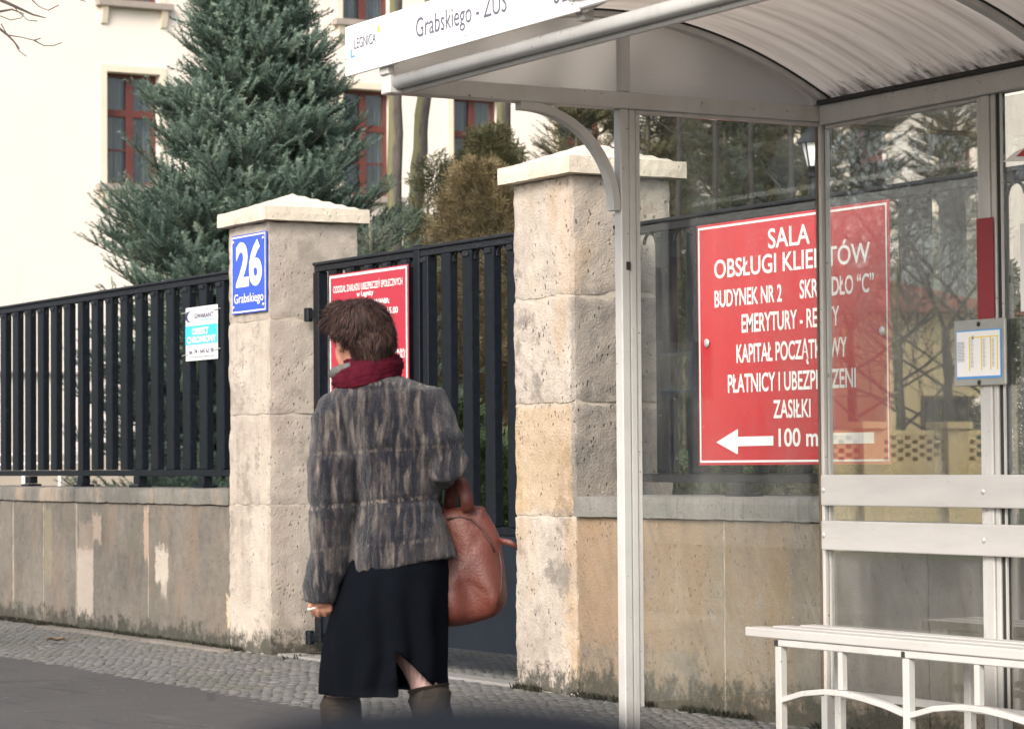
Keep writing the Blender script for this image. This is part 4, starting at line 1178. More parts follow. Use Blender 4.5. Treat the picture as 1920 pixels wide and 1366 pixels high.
x, y = base(476, 20.8)
conifer('fir_tree', 'large blue green fir towering behind the house number pier', x, y, 6.0, 2.6, FIR, 11, lean=0.22, whorl=0.12, per=9, dens=0.066, shape=1.42, tl=(0.22, 0.44), cap=1.36, lo=0.62, hi=1.04, upt=0.30)
x, y = base(700, 19.2)
conifer('fir_tree', 'low grey green fir showing right of the house number pier', x, y, 2.8, 0.9, LIGHTG, 12, lean=0.55, whorl=0.16, per=7, proto=NEEDLE_L, shape=0.7)
for (a, lab) in (([(743, 870, 30), (741, 250, 30), (745, -350, 30)], 'mossy upright bare trunk left of its leaning twin under the shelter eave'),
                 ([(742, 870, 30.5), (770, 480, 30.5), (797, 150, 30.5), (822, -350, 30.5)], 'mossy leaning bare trunk meeting its upright twin at the base'),
                 ([(930, 870, 33), (945, 200, 33), (956, -350, 33)], 'greenish bare trunk beside the right window behind the brown shrub')):
    P = [atd(*q) for q in a]; P[0][2] = 0
    w_ = 27 / ppm(a[0][2]) / 2
    bare_tree('bare_tree', lab, P, [w_ * 1.12] + [w_] * (len(P) - 2) + [w_ * 0.7], [(0.93, (0.5, 0.3, 0.8), 1.6, 0.05), (1.0, (-0.2, 0.1, 1), 1.6, 0.05), (0.85, (-0.8, 0, 0.6), 1.3, 0.035)], int(a[0][0]), 4, group=TREEG)
x, y = base(905, 21); bush('thuja_shrub', 'rounded rusty brown thuja shrub rising behind the gate', 'shrub', x, y, 0.2, zat(900, 318, 21), 0.46, 0.46, THUJA, 21, 3000, sz=(0.10, 0.2), up=0.8, pointy=2.0)
x, y = base(925, 25); bush('thuja_shrub', 'olive brown shrub standing behind the rusty brown thuja', 'shrub', x, y, 0.2, zat(900, 262, 25), 0.50, 0.5, OLIVE, 22, 2600, sz=(0.14, 0.28), up=0.8, pointy=1.5)
x, y = base(818, 24); bush('feathery_shrub', 'thin feathery green shrub in front of the cream wall', 'shrub', x, y, 0.2, zat(818, 318, 24), 0.26, 0.26, OLIVE, 23, 420, sz=(0.18, 0.32), up=1.1)
x, y = base(1085, 29); conifer('pine_tree', 'brownish green conifer peeking above the stained pier cap', x, y, 5.4, 1.0, OLIVE, 31, lean=0.3, whorl=0.2, per=7, proto=NEEDLE_L, shape=0.6, zmin=1.2)
for i, (px, d, h, rad, mt, lab) in enumerate([(1222, 30, 6.6, 0.85, OLIVE, 'brown tinged conifer behind the shelter glass beside the pier cap'), (1300, 33, 7.2, 0.8, PINEG, 'dark conifer with bare lower trunk behind the side glass middle'),
        (1368, 29, 6.4, 0.55, PINEG, 'thin see-through conifer behind the side glass above the red board'), (1440, 34, 7.4, 0.95, PINEG, 'bushy dark conifer behind the glass left of the street lantern'), (1512, 31, 6.8, 0.8, OLIVE, 'olive conifer directly behind the street lantern'),
        (1610, 33, 7.2, 0.9, PINEG, 'dark conifer behind the back glass right of the corner post'), (1790, 34, 7.0, 0.9, OLIVE, 'conifer behind the back glass beside the timetable post')]):
    x, y = base(px, d); conifer('pine_tree', lab, x, y, h, rad, mt, 40 + i, lean=0.2, whorl=0.2, per=7, dens=0.08, proto=NEEDLE_L, shape=0.45, zmin=1.0, tl=(0.18, 0.36))
for i, (px, d) in enumerate([(1270, 27), (1338, 26), (1352, 31), (1405, 28), (1480, 27)]):
    p = atd(px, 870, d); p[2] = 0; q = atd(px + 4, 200, d); q2 = atd(px + 6, -200, d)
    bare_tree('bare_sapling', 'thin dark bare sapling trunk among the conifers behind glass', [p, q, q2], [0.036, 0.026, 0.016], [(0.3, (0.6, -0.3, 0.7), 0.7, 0.012), (0.42, (-0.6, 0.2, 0.8), 0.7, 0.012), (0.55, (0.5, 0, 0.8), 0.6, 0.012), (0.62, (-0.5, 0.2, 0.9), 0.6, 0.01)], 70 + i, 2, group='thin saplings behind the glass', fine=0.003, mat=DARKT)
for i, (px, d, z, mt, lab) in enumerate([(830, 19, 1.5, GREENL, 'bright green low bush seen through the gate bars by the bag'), (915, 18, 1.15, GREENL, 'fresh green bush seen through the last gate bars'),
        (1300, 16.5, 1.0, GREENL, 'low dark shrub behind the railing under the red board left end'), (1460, 15.5, 1.0, GREENL, 'low dark shrub behind the railing under the red board middle'), (1640, 15, 1.15, OLIVE, 'low shrub behind the railing under the red board right end'),
        (880, 27, 2.5, PINEG, 'tall dark shrub filling the gap behind the gate bars'), (1010, 24, 2.6, OLIVE, 'tall olive shrub hidden behind the stained pier'), (1700, 22, 2.6, OLIVE, 'tall olive shrub behind the railing right of the red board'), (1840, 19, 2.4, PINEG, 'tall dark shrub behind the timetable post'),
        (1300, 22, 2.5, PINEG, 'tall dark shrub behind the railing left of the red board'), (1500, 22, 2.6, PINEG, 'tall dark shrub hidden behind the red board')]):
    x, y = base(px, d); bush('garden_shrub', lab, 'shrub', x, y, 0.02, z, 0.75, 0.75, mt, 90 + i, 1500, sz=(0.14, 0.26), up=0.5, group='shrubs behind the railings')

# bare street tree whose twigs reach into the top left corner
o = empty('handrail', tuple(atd(60, 980, 40)), 'thin white tubular handrail seen low between the left fence bars', 'handrail')
_q = MB()
for _a, _b in (((-60, 857), (150, 846)), ((-60, 872), (152, 867))): _q.tube([atd(*_a, 40), atd(*_b, 40)], 0.022, 8)
_q.build('rail', WHITE, o, smooth=True)
for _x in (44, 112):
    _q = MB(); _q.tube([atd(_x, 855, 40), atd(_x, 1000, 40)], 0.02, 8); _q.build('upright', WHITE, o, smooth=True)

def corner_tree():
    d = 16.0; rg = np.random.default_rng(5)
    pb = atd(-420, 870, d); pb[2] = 0; pm = atd(-380, 200, d); pt = atd(-330, -500, d)
    o = empty('bare_tree', tuple(pb), 'bare tree whose thin twigs enter the upper left corner', 'tree', TREEG)
    t = MB(); t.tube([pb, (pb + pm) / 2, pm, pt], [0.2, 0.17, 0.14, 0.08], 12); t.build('trunk', BARK, o, smooth=True)
    c = MB(); root = atd(-372, 120, d)
    def limb(pp, r0, r1):
        P = [root] + [atd(px, py, d + dz) for (px, py, dz) in pp]; n = len(P)
        c.tube(P, [r0 + (r1 - r0) * i / (n - 1) for i in range(n)], 5); return P
    limb([(-200, -40, 0), (-60, -20, 0), (0, 0, 0), (40, 18, 0), (62, 28, 0), (86, 34, 0)], 0.02, 0.003)
    limb([(-200, 0, 0), (-60, 12, 0), (0, 22, 0), (22, 18, 0), (44, 26, 0)], 0.016, 0.003)
    limb([(-180, 60, 0), (-60, 52, 0), (0, 55, 0), (14, 66, 0), (26, 78, 0), (37, 92, 0)], 0.016, 0.003)
    for pp in ([(20, 6, 0), (34, 22, 0), (52, 38, .05), (70, 40, .1)], [(14, 66, 0), (40, 70, 0), (64, 76, .05)], [(64, 76, .05), (82, 86, .05), (100, 86, .1), (116, 80, .1)], [(60, 0, 0), (72, 12, 0), (90, 20, 0), (110, 10, .1)],
               [(26, 78, 0), (36, 96, 0), (50, 106, 0)], [(64, 76, .05), (76, 72, 0)], [(44, 26, 0), (40, 34, 0), (20, 38, 0), (0, 30, 0)], [(120, -10, 0), (150, 0, 0), (160, 3, 0)], [(2, 45, 0), (14, 66, 0)]):
        P = [atd(*q[:2], d + q[2]) for q in pp]; c.tube(P, [0.0045] + [0.003] * (len(P) - 1), 4)
    for k in range(6): branchy(c, atd(-370 + 10 * k, -80 - 60 * k, d), (rg.uniform(-.9, .2), rg.uniform(-.6, .6), 0.7), 1.2, 0.04, 3, rg)
    c.build('crown', TWIG, o)
corner_tree()

# lantern behind the side glass
def lantern():
    d = 25.0; p = atd(1524, 300, d); x, y = float(p[0]), float(p[1])
    o = empty('street_lantern', (x, y, 0), 'black old fashioned lantern with white panes seen through the side glass', 'lantern')
    s = 1 / ppm(d)
    zb, zt = zat(1524, 312, d), zat(1524, 268, d); zc = zat(1524, 238, d)
    m_ = MB(); m_.tube([(x, y, 0), (x, y, 0.7), (x, y, 0.75), (x, y, zb - 0.1)], [0.09, 0.08, 0.045, 0.035], 12); m_.tube([(x, y, zb - 0.1), (x, y, zb - 0.06), (x, y, zb)], [0.06, 0.035, 0.055], 12); m_.build('post', IRON, o, smooth=False)
    rb, rt = 0.055, 0.105; n = 6
    def hexa(r, z): return [(x + r * math.cos(a), y + r * math.sin(a), z) for a in np.linspace(0, 2 * math.pi, n, endpoint=False) + 0.3]
    m_ = MB(); a_, b_ = hexa(rb, zb), hexa(rt, zt)
    for k in range(n): m_.tube([a_[k], b_[k]], 0.009, 5)
    c_ = hexa(rt + 0.05, zt); e_ = hexa(rt * 0.45, zc)
    m_.add(c_ + e_, [(k, (k + 1) % n, n + (k + 1) % n, n + k) for k in range(n)] + [tuple(range(n, 2 * n)), tuple(range(n - 1, -1, -1))])
    m_.tube([(x, y, zc), (x, y, zc + 0.05), (x, y, zc + 0.09)], [0.03, 0.02, 0.006], 8)
    m_.build('frame', IRON, o)
    m_ = MB(); A, B_ = hexa(rb - 0.004, zb + 0.002), hexa(rt - 0.006, zt - 0.002); m_.add(A + B_, [(k, (k + 1) % n, n + (k + 1) % n, n + k) for k in range(n)]); m_.build('pane', LAMPW, o)
LAMPW = flat('opal_glass', (0.85, 0.85, 0.85), 0.3)
lantern()

# ------------------------------------------------------------------ across the street (seen mirrored in the back glass)
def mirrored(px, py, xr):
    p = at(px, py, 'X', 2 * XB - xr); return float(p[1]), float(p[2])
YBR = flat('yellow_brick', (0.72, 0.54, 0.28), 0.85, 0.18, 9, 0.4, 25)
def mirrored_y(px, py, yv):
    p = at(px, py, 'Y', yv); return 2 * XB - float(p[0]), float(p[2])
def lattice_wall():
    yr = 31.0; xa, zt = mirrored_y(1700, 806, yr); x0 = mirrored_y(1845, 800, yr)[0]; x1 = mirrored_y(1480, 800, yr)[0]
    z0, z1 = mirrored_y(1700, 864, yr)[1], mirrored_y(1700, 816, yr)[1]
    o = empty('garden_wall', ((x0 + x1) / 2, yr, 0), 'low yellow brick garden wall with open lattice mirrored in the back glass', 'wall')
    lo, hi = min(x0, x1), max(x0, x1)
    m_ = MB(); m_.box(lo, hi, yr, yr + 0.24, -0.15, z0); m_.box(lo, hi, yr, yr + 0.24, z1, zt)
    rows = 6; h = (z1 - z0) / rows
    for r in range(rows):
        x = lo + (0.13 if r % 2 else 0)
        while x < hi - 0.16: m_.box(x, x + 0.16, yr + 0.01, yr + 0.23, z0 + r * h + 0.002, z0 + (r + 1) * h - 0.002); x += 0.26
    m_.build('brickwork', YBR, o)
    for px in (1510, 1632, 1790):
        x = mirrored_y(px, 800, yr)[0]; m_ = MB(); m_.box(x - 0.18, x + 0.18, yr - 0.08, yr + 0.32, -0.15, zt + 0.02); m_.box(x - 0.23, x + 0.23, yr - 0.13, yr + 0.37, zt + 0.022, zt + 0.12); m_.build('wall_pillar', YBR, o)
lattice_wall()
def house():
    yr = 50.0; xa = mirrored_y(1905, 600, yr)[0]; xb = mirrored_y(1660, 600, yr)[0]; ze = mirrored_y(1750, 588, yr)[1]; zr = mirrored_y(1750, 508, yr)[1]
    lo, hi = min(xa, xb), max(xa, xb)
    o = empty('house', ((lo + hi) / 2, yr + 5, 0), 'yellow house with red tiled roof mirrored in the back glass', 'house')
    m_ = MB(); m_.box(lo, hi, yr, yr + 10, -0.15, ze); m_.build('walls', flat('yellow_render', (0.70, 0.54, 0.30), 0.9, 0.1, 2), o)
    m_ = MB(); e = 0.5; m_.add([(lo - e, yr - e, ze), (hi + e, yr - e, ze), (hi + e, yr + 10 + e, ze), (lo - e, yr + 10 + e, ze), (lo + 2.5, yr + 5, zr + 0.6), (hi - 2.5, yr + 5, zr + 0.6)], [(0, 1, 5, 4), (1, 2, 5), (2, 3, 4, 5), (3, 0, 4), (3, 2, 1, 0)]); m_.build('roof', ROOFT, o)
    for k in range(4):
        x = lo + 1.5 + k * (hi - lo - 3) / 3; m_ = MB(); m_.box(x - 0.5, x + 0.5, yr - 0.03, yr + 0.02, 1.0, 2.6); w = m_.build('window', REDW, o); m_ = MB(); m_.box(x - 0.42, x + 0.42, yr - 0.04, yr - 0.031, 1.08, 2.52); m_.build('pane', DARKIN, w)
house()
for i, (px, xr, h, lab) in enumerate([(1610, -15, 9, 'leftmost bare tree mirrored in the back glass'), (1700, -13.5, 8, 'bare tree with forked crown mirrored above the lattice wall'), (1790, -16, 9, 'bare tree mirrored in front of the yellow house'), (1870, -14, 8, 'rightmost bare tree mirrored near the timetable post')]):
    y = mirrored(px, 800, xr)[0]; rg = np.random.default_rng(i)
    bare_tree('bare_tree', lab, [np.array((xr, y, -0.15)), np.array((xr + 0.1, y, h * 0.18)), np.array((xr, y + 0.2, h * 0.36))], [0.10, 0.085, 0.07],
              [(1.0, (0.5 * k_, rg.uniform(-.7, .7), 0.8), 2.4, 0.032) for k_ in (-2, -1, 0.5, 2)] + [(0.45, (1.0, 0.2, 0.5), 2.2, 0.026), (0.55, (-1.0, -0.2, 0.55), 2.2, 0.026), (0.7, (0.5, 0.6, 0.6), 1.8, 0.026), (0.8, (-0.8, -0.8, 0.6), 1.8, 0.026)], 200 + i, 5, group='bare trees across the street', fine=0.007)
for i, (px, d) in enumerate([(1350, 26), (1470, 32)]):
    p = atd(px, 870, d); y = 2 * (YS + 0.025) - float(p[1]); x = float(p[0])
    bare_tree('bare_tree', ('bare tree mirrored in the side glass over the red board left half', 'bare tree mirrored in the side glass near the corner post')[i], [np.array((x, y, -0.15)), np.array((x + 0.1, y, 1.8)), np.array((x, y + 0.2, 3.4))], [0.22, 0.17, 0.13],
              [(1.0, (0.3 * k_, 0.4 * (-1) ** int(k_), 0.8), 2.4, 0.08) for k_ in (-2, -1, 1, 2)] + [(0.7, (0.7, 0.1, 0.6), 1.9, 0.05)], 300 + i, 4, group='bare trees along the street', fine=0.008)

# ------------------------------------------------------------------ ground clutter
MOSSM = foliage('moss_blades', [(0.1, (0.012, 0.013, 0.009)), (0.5, (0.024, 0.025, 0.015)), (0.9, (0.055, 0.052, 0.028))])
def moss():
    rg = np.random.default_rng(8)
    pv = np.array([(0, -0.16, 0), (0, 0.16, 0), (1, 0, 0.1)]); pf = np.array([(0, 1, 2)])
    T = []; D = []; S = []
    def strip(y0, y1, x, n, w):
        for k in range(n):
            y = rg.uniform(y0, y1)
            if noise.noise(Vector((y * 2.3, x, 0.3))) + 0.25 * noise.noise(Vector((y * 9, x, 0.3))) < -0.12: continue
            for j in range(4):
                T.append((x - abs(rg.normal(0, w)), y + rg.normal(0, 0.02), rg.uniform(-0.01, 0.012))); D.append((rg.normal(-0.3, 0.5), rg.normal(0, 0.5), 1.0)); S.append(rg.uniform(0.012, 0.036))
    strip(14.55, 22, XW + 0.004, 2600, 0.025); strip(6.5, 11.7, XW + 0.004, 1500, 0.018); strip(14.2, 14.56, XW + 0.3, 300, 0.2)
    M = frames(D, rg.uniform(0, 6.28, len(D))) * np.array(S)[:, None, None]
    V, Fc, tn = instance((pv, pf), M, np.array(T))
    tag(link_mesh('moss', np_mesh('moss', V, Fc, {'tint': tn}), MOSSM), 'dark moss tufts growing along the foot of the stone wall', 'moss', kind='stuff')
moss()
def dry_leaf():
    p = at(105, 1207, 'Z', 0.0)
    m_ = MB(); vs = []; fs = []; n = 8
    for i in range(n + 1):
        t = i / n; w = 0.045 * math.sin(math.pi * (0.05 + 0.9 * t)); c = 0.012 * math.sin(t * 3.0)
        for k in (-1, -0.4, 0.4, 1): vs.append((p[0] + (t - 0.5) * 0.10 + k * w * 0.5, p[1] - (t - 0.5) * 0.08 + k * w * 0.75, 0.008 + c + 0.022 * abs(k) + 0.008 * math.sin(9 * t + k)))
    for i in range(n):
        for k in range(3): a = i * 4 + k; fs.append((a, a + 1, a + 5, a + 4))
    m_.add(vs, fs); o = m_.build('dry_leaf', flat('dry_leaf', (0.13, 0.085, 0.055), 0.8, 0.3, 30), origin=(float(p[0]), float(p[1]), 0)); 
    so = o.modifiers.new('thick', 'SOLIDIFY'); so.thickness = 0.0025
    tag(o, 'curled brown dry leaf lying on the cobbles', 'leaf')
dry_leaf()

# ------------------------------------------------------------------ the woman
DW = 8.4
RGT = np.array((RT[0], RT[1], 0)); RGT /= np.linalg.norm(RGT)
FWD = np.array((FW[0], FW[1], 0)); FWD /= np.linalg.norm(FWD)
UPV = np.array((0, 0, 1.0))
PW = F / DW
W = lambda px, py, dy=0.0: atd(px, py, DW + dy)
O3 = W(720, 870); O3[2] = 0
SKIN = Mat('skin'); _P = SKIN.objc(); _z = SKIN.sep(_P)[2]
_c = SKIN.mix(SKIN.noise(_P, 20, 4), (0.44, 0.205, 0.14), (0.56, 0.28, 0.19))
_c = SKIN.mix(SKIN.step(_z, 0.62, 0.58), _c, (0.25, 0.16, 0.145))          # tights on the legs
SKIN.bsdf(_c, 0.55); SKIN = SKIN.mat
def ring(py, cx, hpx, dep, dy=0.0, tilt=0.0):
    return (W(cx, py, dy), (RGT + UPV * tilt) * hpx / PW, FWD * dep)
def limb(mb, pts, rads, n=14):
    mb.tube(pts, rads, n)
def fuzz(V, N, n, ln, wd, dirf, rg):
    idx = rg.integers(0, len(V), n); p = V[idx]; nr = N[idx]
    d = nr * dirf[0] + np.array((0, 0, dirf[1])) + rg.normal(0, dirf[2], (n, 3)); d /= np.linalg.norm(d, axis=1)[:, None]
    s = np.cross(d, rg.normal(0, 1, (n, 3))); s /= np.linalg.norm(s, axis=1)[:, None] + 1e-9
    L = ln * rg.uniform(0.5, 1.3, n)[:, None]
    P = np.stack((p - s * wd - nr * 0.001, p + s * wd - nr * 0.001, p + d * L), 1).reshape(-1, 3)
    return P, np.arange(3 * n).reshape(-1, 3)
def arrays(me):
    V = np.zeros(len(me.vertices) * 3, np.float32); me.vertices.foreach_get('co', V)
    N = np.zeros(len(me.vertices) * 3, np.float32); me.vertex_normals.foreach_get('vector', N)
    return V.reshape(-1, 3).astype(float), N.reshape(-1, 3).astype(float)

def woman():
    rg = np.random.default_rng(17)
    o = empty('person', tuple(O3), 'woman in grey knitted coat and black skirt walking away with a cigarette', 'person')
    hd = math.radians(38); HF = FWD * math.cos(hd) - RGT * math.sin(hd); HR = RGT * math.cos(hd) + FWD * math.sin(hd)
    hc = W(676, 630, 0.03)
    # ---- body: one continuous surface
    b = MB()
    b.ball(hc, (0.078, 0.086, 0.108), 20, 12)
    b.ball(hc + HF * 0.032 - UPV * 0.045, (0.060, 0.062, 0.075), 16, 10)          # jaw and cheeks
    b.ball(hc + HF * 0.088 - UPV * 0.022, (0.013, 0.013, 0.022), 10, 6)            # nose
    b.ball(hc + HF * 0.078 - UPV * 0.062, (0.022, 0.016, 0.011), 10, 6)            # mouth
    b.ball(hc + HF * 0.072 - UPV * 0.098, (0.022, 0.020, 0.018), 10, 6)            # chin
    for sg in (-1, 1):
        b.ball(hc + HR * 0.078 * sg - UPV * 0.02 - HF * 0.005, (0.014, 0.020, 0.032), 10, 6)   # ears
        b.ball(hc + HR * 0.032 * sg + HF * 0.072 + UPV * 0.002, (0.016, 0.014, 0.010), 8, 5)
    limb(b, [hc - UPV * 0.06 - FWD * 0.01, W(690, 715, 0.02), W(712, 760, 0)], [0.055, 0.058, 0.075])
    b.loft([ring(735, 714, 66, 0.07), ring(770, 722, 95, 0.085), ring(870, 744, 72, 0.09), ring(940, 744, 58, 0.08), ring(1030, 747, 76, 0.10), ring(1100, 735, 82, 0.11)], 20)
    limb(b, [W(622, 775), W(618, 930), W(607, 1105), W(604, 1122)], [0.05, 0.042, 0.030, 0.027])
    limb(b, [W(812, 772), W(838, 866, -0.02), W(800, 882, 0.16), W(770, 890, 0.26)], [0.05, 0.043, 0.032, 0.027])
    b.ball(W(760, 892, 0.30), (0.035, 0.045, 0.022), 10, 8)
    for k in range(4): limb(b, [W(752 + k * 6, 890, 0.33), W(750 + k * 7, 900, 0.37), W(756 + k * 6, 915, 0.36)], [0.009, 0.008, 0.007], 7)
    limb(b, [W(770, 885, 0.28), W(778, 880, 0.32), W(776, 878, 0.35)], [0.010, 0.009, 0.008], 7)
    # left hand: palm, four curled fingers, thumb
    limb(b, [W(604, 1118), W(603, 1126), W(604, 1136)], [0.027, 0.032, 0.029], 12)
    for k, (fx, tx_, ty_) in enumerate(((590, 586, 1149), (600, 597, 1153), (609, 610, 1152), (618, 621, 1147))):
        limb(b, [W(fx, 1134, -0.004 * k), W((fx + tx_) / 2 - 1, 1142, -0.012), W(tx_, ty_, 0.004), W(tx_ + 3, ty_ + 1, 0.016)], [0.0105, 0.0095, 0.0085, 0.007], 8)
    limb(b, [W(590, 1126, -0.012), W(582, 1133, -0.020), W(581, 1141, -0.018)], [0.011, 0.0095, 0.008], 8)
    limb(b, [W(690, 1090), W(650, 1230, 0.02), W(640, 1310, 0.02), W(642, 1420, 0.0), W(645, 1515, 0.0)], [0.085, 0.062, 0.050, 0.048, 0.034])
    limb(b, [W(770, 1090), W(772, 1225, -0.02), W(800, 1300, -0.05), W(817, 1400, -0.13), W(822, 1490, -0.19)], [0.085, 0.060, 0.046, 0.042, 0.030])
    for (px, py, dy) in ((645, 1524, 0.06), (822, 1505, -0.17)): b.ball(W(px, py, dy), (0.04, 0.10, 0.03), 12, 8)
    me = voxel(b, 0.0045, 3); me.name = 'body'
    body = link_mesh('body', me, SKIN, o, smooth=True)
    # ---- hair
    h = MB()
    h.ball(W(671, 606, 0.0) - HF * 0.012, (0.094, 0.098, 0.076), 20, 12); h.ball(W(690, 636, -0.01) - HF * 0.02, (0.074, 0.078, 0.080), 18, 12)
    h.ball(W(640, 592, 0.04), (0.05, 0.06, 0.045), 12, 8); h.ball(W(622, 606, 0.05), (0.026, 0.03, 0.026), 10, 8); h.ball(W(700, 666, -0.02), (0.054, 0.055, 0.036), 12, 8); h.ball(W(610, 600, 0.06), (0.014, 0.016, 0.010), 8, 6)
    h.ball(W(706, 600, 0.0), (0.045, 0.055, 0.048), 12, 8)
    me = voxel(h, 0.007, 6); V, N = arrays(me)
    for v, n_ in zip(me.vertices, N):
        q = Vector(v.co) * 26; v.co = Vector(v.co) + Vector(n_) * 0.005 * noise.fractal(q, 1, 2, 3)
    V, N = arrays(me)
    Fq = [tuple(p.vertices) for p in me.polygons]
    # strands: curved ribbons lying over the surface
    n = 9000; idx = rg.integers(0, len(V), n); p = V[idx]; nr = N[idx]
    crown = W(690, 572, -0.02)
    flow = p - crown; flow -= nr * (flow * nr).sum(1)[:, None]; flow += np.array((0, 0, -0.03)) + rg.normal(0, 0.022, (n, 3)); flow /= np.linalg.norm(flow, axis=1)[:, None] + 1e-9
    swirl = np.array([noise.noise_vector(Vector(q * 14)) for q in p]) * 0.9; flow = flow + swirl - nr * (swirl * nr).sum(1)[:, None]; flow /= np.linalg.norm(flow, axis=1)[:, None] + 1e-9
    sd_ = np.cross(flow, nr); L = rg.uniform(0.016, 0.036, n)[:, None]; wd = 0.0011
    k0 = p + nr * 0.001; k1 = p + flow * L * 0.5 + nr * 0.004; k2 = p + flow * L + nr * rg.uniform(-0.003, 0.005, n)[:, None]
    SV = np.stack((k0 - sd_ * wd, k0 + sd_ * wd, k1 + sd_ * wd, k1 - sd_ * wd, k2 + sd_ * 0.0004, k2 - sd_ * 0.0004), 1).reshape(-1, 3)
    hb = MB(); hb.add(V, Fq); b0 = len(hb.v); FV2, FF2 = fuzz(V, N, 5000, 0.013, 0.0005, (0.55, -0.15, 0.75), rg)
    hb.add(SV, [f for i in range(n) for f in ((6 * i, 6 * i + 1, 6 * i + 2, 6 * i + 3), (6 * i + 3, 6 * i + 2, 6 * i + 4, 6 * i + 5))])
    hb.add(FV2, FF2.tolist())
    me = hb.mesh('hair'); a = me.attributes.new('tint', 'FLOAT', 'POINT'); a.data.foreach_set('value', np.concatenate((np.full(b0, 0.3), np.repeat(rg.random(n), 6), np.repeat(rg.uniform(0.4, 1.0, len(FF2)), 3))).astype(np.float32))
    hm = Mat('brown_hair'); t = hm.math('ADD', hm.math('MULTIPLY', hm.attr('tint'), 0.55), hm.math('MULTIPLY', hm.noise(hm.objc(), 38, 4, 0.65), 0.5)); hm.bsdf(hm.ramp(t, [(0.25, (0.012, 0.0065, 0.006)), (0.5, (0.030, 0.015, 0.0125)), (0.8, (0.070, 0.036, 0.029))]), 0.7, Specular_IOR_Level=0.25)
    link_mesh('hair', me, hm.mat, o, smooth=True)
    # ---- scarf and collar
    s = MB()
    for (cx, cy, rx_, ry_, rr, tl) in ((688, 714, 0.086, 0.082, 0.022, 0.16), (689, 702, 0.088, 0.084, 0.021, 0.22), (694, 690, 0.084, 0.080, 0.021, 0.20), (699, 677, 0.073, 0.072, 0.017, 0.14)):
        pts = []; c = W(cx, cy, 0.01)
        for k in range(33):
            a_ = 2 * math.pi * k / 32; pts.append(c + RGT * rx_ * math.cos(a_) + FWD * ry_ * math.sin(a_) + UPV * (tl * rx_ * math.cos(a_) + 0.006 * math.sin(3 * a_ + cy)))
        s.tube(pts, rr, 10)
    me = voxel(s, 0.006, 3); V, N = arrays(me)
    for v, n_, q in zip(me.vertices, N, V):
        zz = (q - O3)[2]; ll = (q - O3) @ RGT; v.co = Vector(q + n_ * (0.0018 * math.sin((zz - 0.2 * ll) * 420 + 5 * noise.noise(Vector(q * 18))) + 0.003 * noise.noise(Vector(q * 60))))
    sm = flat('burgundy_wool', (0.058, 0.0050, 0.0125), 0.95, 0.45, 30, 0.7, 180, Specular_IOR_Level=0.1)
    link_mesh('scarf', me, sm, o, smooth=True)
    s = MB(); pts = []
    for k in range(25):
        a_ = 2 * math.pi * k / 24; pts.append(W(682, 686, 0.03) + RGT * 0.088 * math.cos(a_) + FWD * 0.07 * math.sin(a_) + UPV * 0.25 * 0.088 * math.cos(a_))
    s.tube(pts, 0.020, 10); me = s.mesh('knit_collar'); link_mesh('knit_collar', me, flat('grey_knit', (0.095, 0.09, 0.09), 0.95, 0.7, 70, 0.8, 120), o, smooth=True)
    # ---- coat
    c = MB()
    c.loft([ring(708, 692, 55, 0.075, 0.01, 0.1), ring(722, 700, 80, 0.092, 0, 0.1), ring(740, 714, 116, 0.105, 0, 0.10), ring(765, 720, 124, 0.115, 0, 0.05), ring(800, 735, 104, 0.118), ring(870, 744, 86, 0.112), ring(938, 743, 80, 0.108), ring(960, 744, 84, 0.115),
            ring(1010, 748, 96, 0.135, 0, 0.10), ring(1048, 752, 101, 0.142, 0, 0.13), ring(1060, 752, 102, 0.142, 0, 0.14)], 40)
    limb(c, [W(640, 756), W(621, 790, -.02), W(618, 860, -.05), W(621, 940, -.065), W(617, 1030, -.05), W(606, 1095, -.02), W(604, 1122), W(604, 1128)], [q / PW for q in (36, 43, 43.5, 42, 38, 34.5, 34.5, 35)], 22)
    limb(c, [W(796, 752), W(814, 790, -.02), W(830, 835, -.05), W(840, 868, -.06), W(828, 880, 0.04), W(800, 886, 0.16), W(778, 890, 0.24)], [q / PW for q in (35, 42, 40, 38.5, 38, 33, 30)], 22)
    me = voxel(c, 0.008, 5)
    V, N = arrays(me)
    for v, n_, q in zip(me.vertices, N, V):
        l = q - O3; lx = l @ RGT; z = l[2]
        fold = 0.010 * noise.fractal(Vector((lx * 9, (l @ FWD) * 9, z * 7)), 1, 2, 3)
        for zc_, am in ((0.987, 0.006), (1.14, 0.0035), (1.335, 0.004)): fold -= am * math.exp(-((z - zc_ - 0.04 * lx) / 0.011) ** 2)
        rib = 0.0035 * noise.noise(Vector((lx * 55, (l @ FWD) * 30, z * 9)))
        v.co = Vector(q + n_ * (fold + rib))
    V, N = arrays(me)
    Fq = [tuple(p.vertices) for p in me.polygons]
    FV, FF = fuzz(V, N, 9000, 0.0045, 0.0008, (0.8, -0.5, 0.6), rg)
    cb = MB(); cb.add(V, Fq); cb.add(FV, FF.tolist())
    me = cb.mesh('coat'); AV = np.array(cb.v)
    l = AV - O3
    for nm, arr in (('lx', l @ RGT), ('ld', l @ FWD), ('lz', l[:, 2])):
        a = me.attributes.new(nm, 'FLOAT', 'POINT'); a.data.foreach_set('value', arr.astype(np.float32))
    M = Mat('chenille_coat'); lx, ld, lz = M.attr('lx'), M.attr('ld'), M.attr('lz')
    vec = M.n('CombineXYZ', {0: lx, 1: ld, 2: lz}).outputs[0]
    wob = M.math('MULTIPLY', M.math('SUBTRACT', M.noise(vec, 9, 2, 0.5), 0.5), 0.022)
    u = M.math('ADD', lx, wob)
    v1 = M.n('CombineXYZ', {0: u, 1: M.math('MULTIPLY', ld, 0.35), 2: lz}).outputs[0]
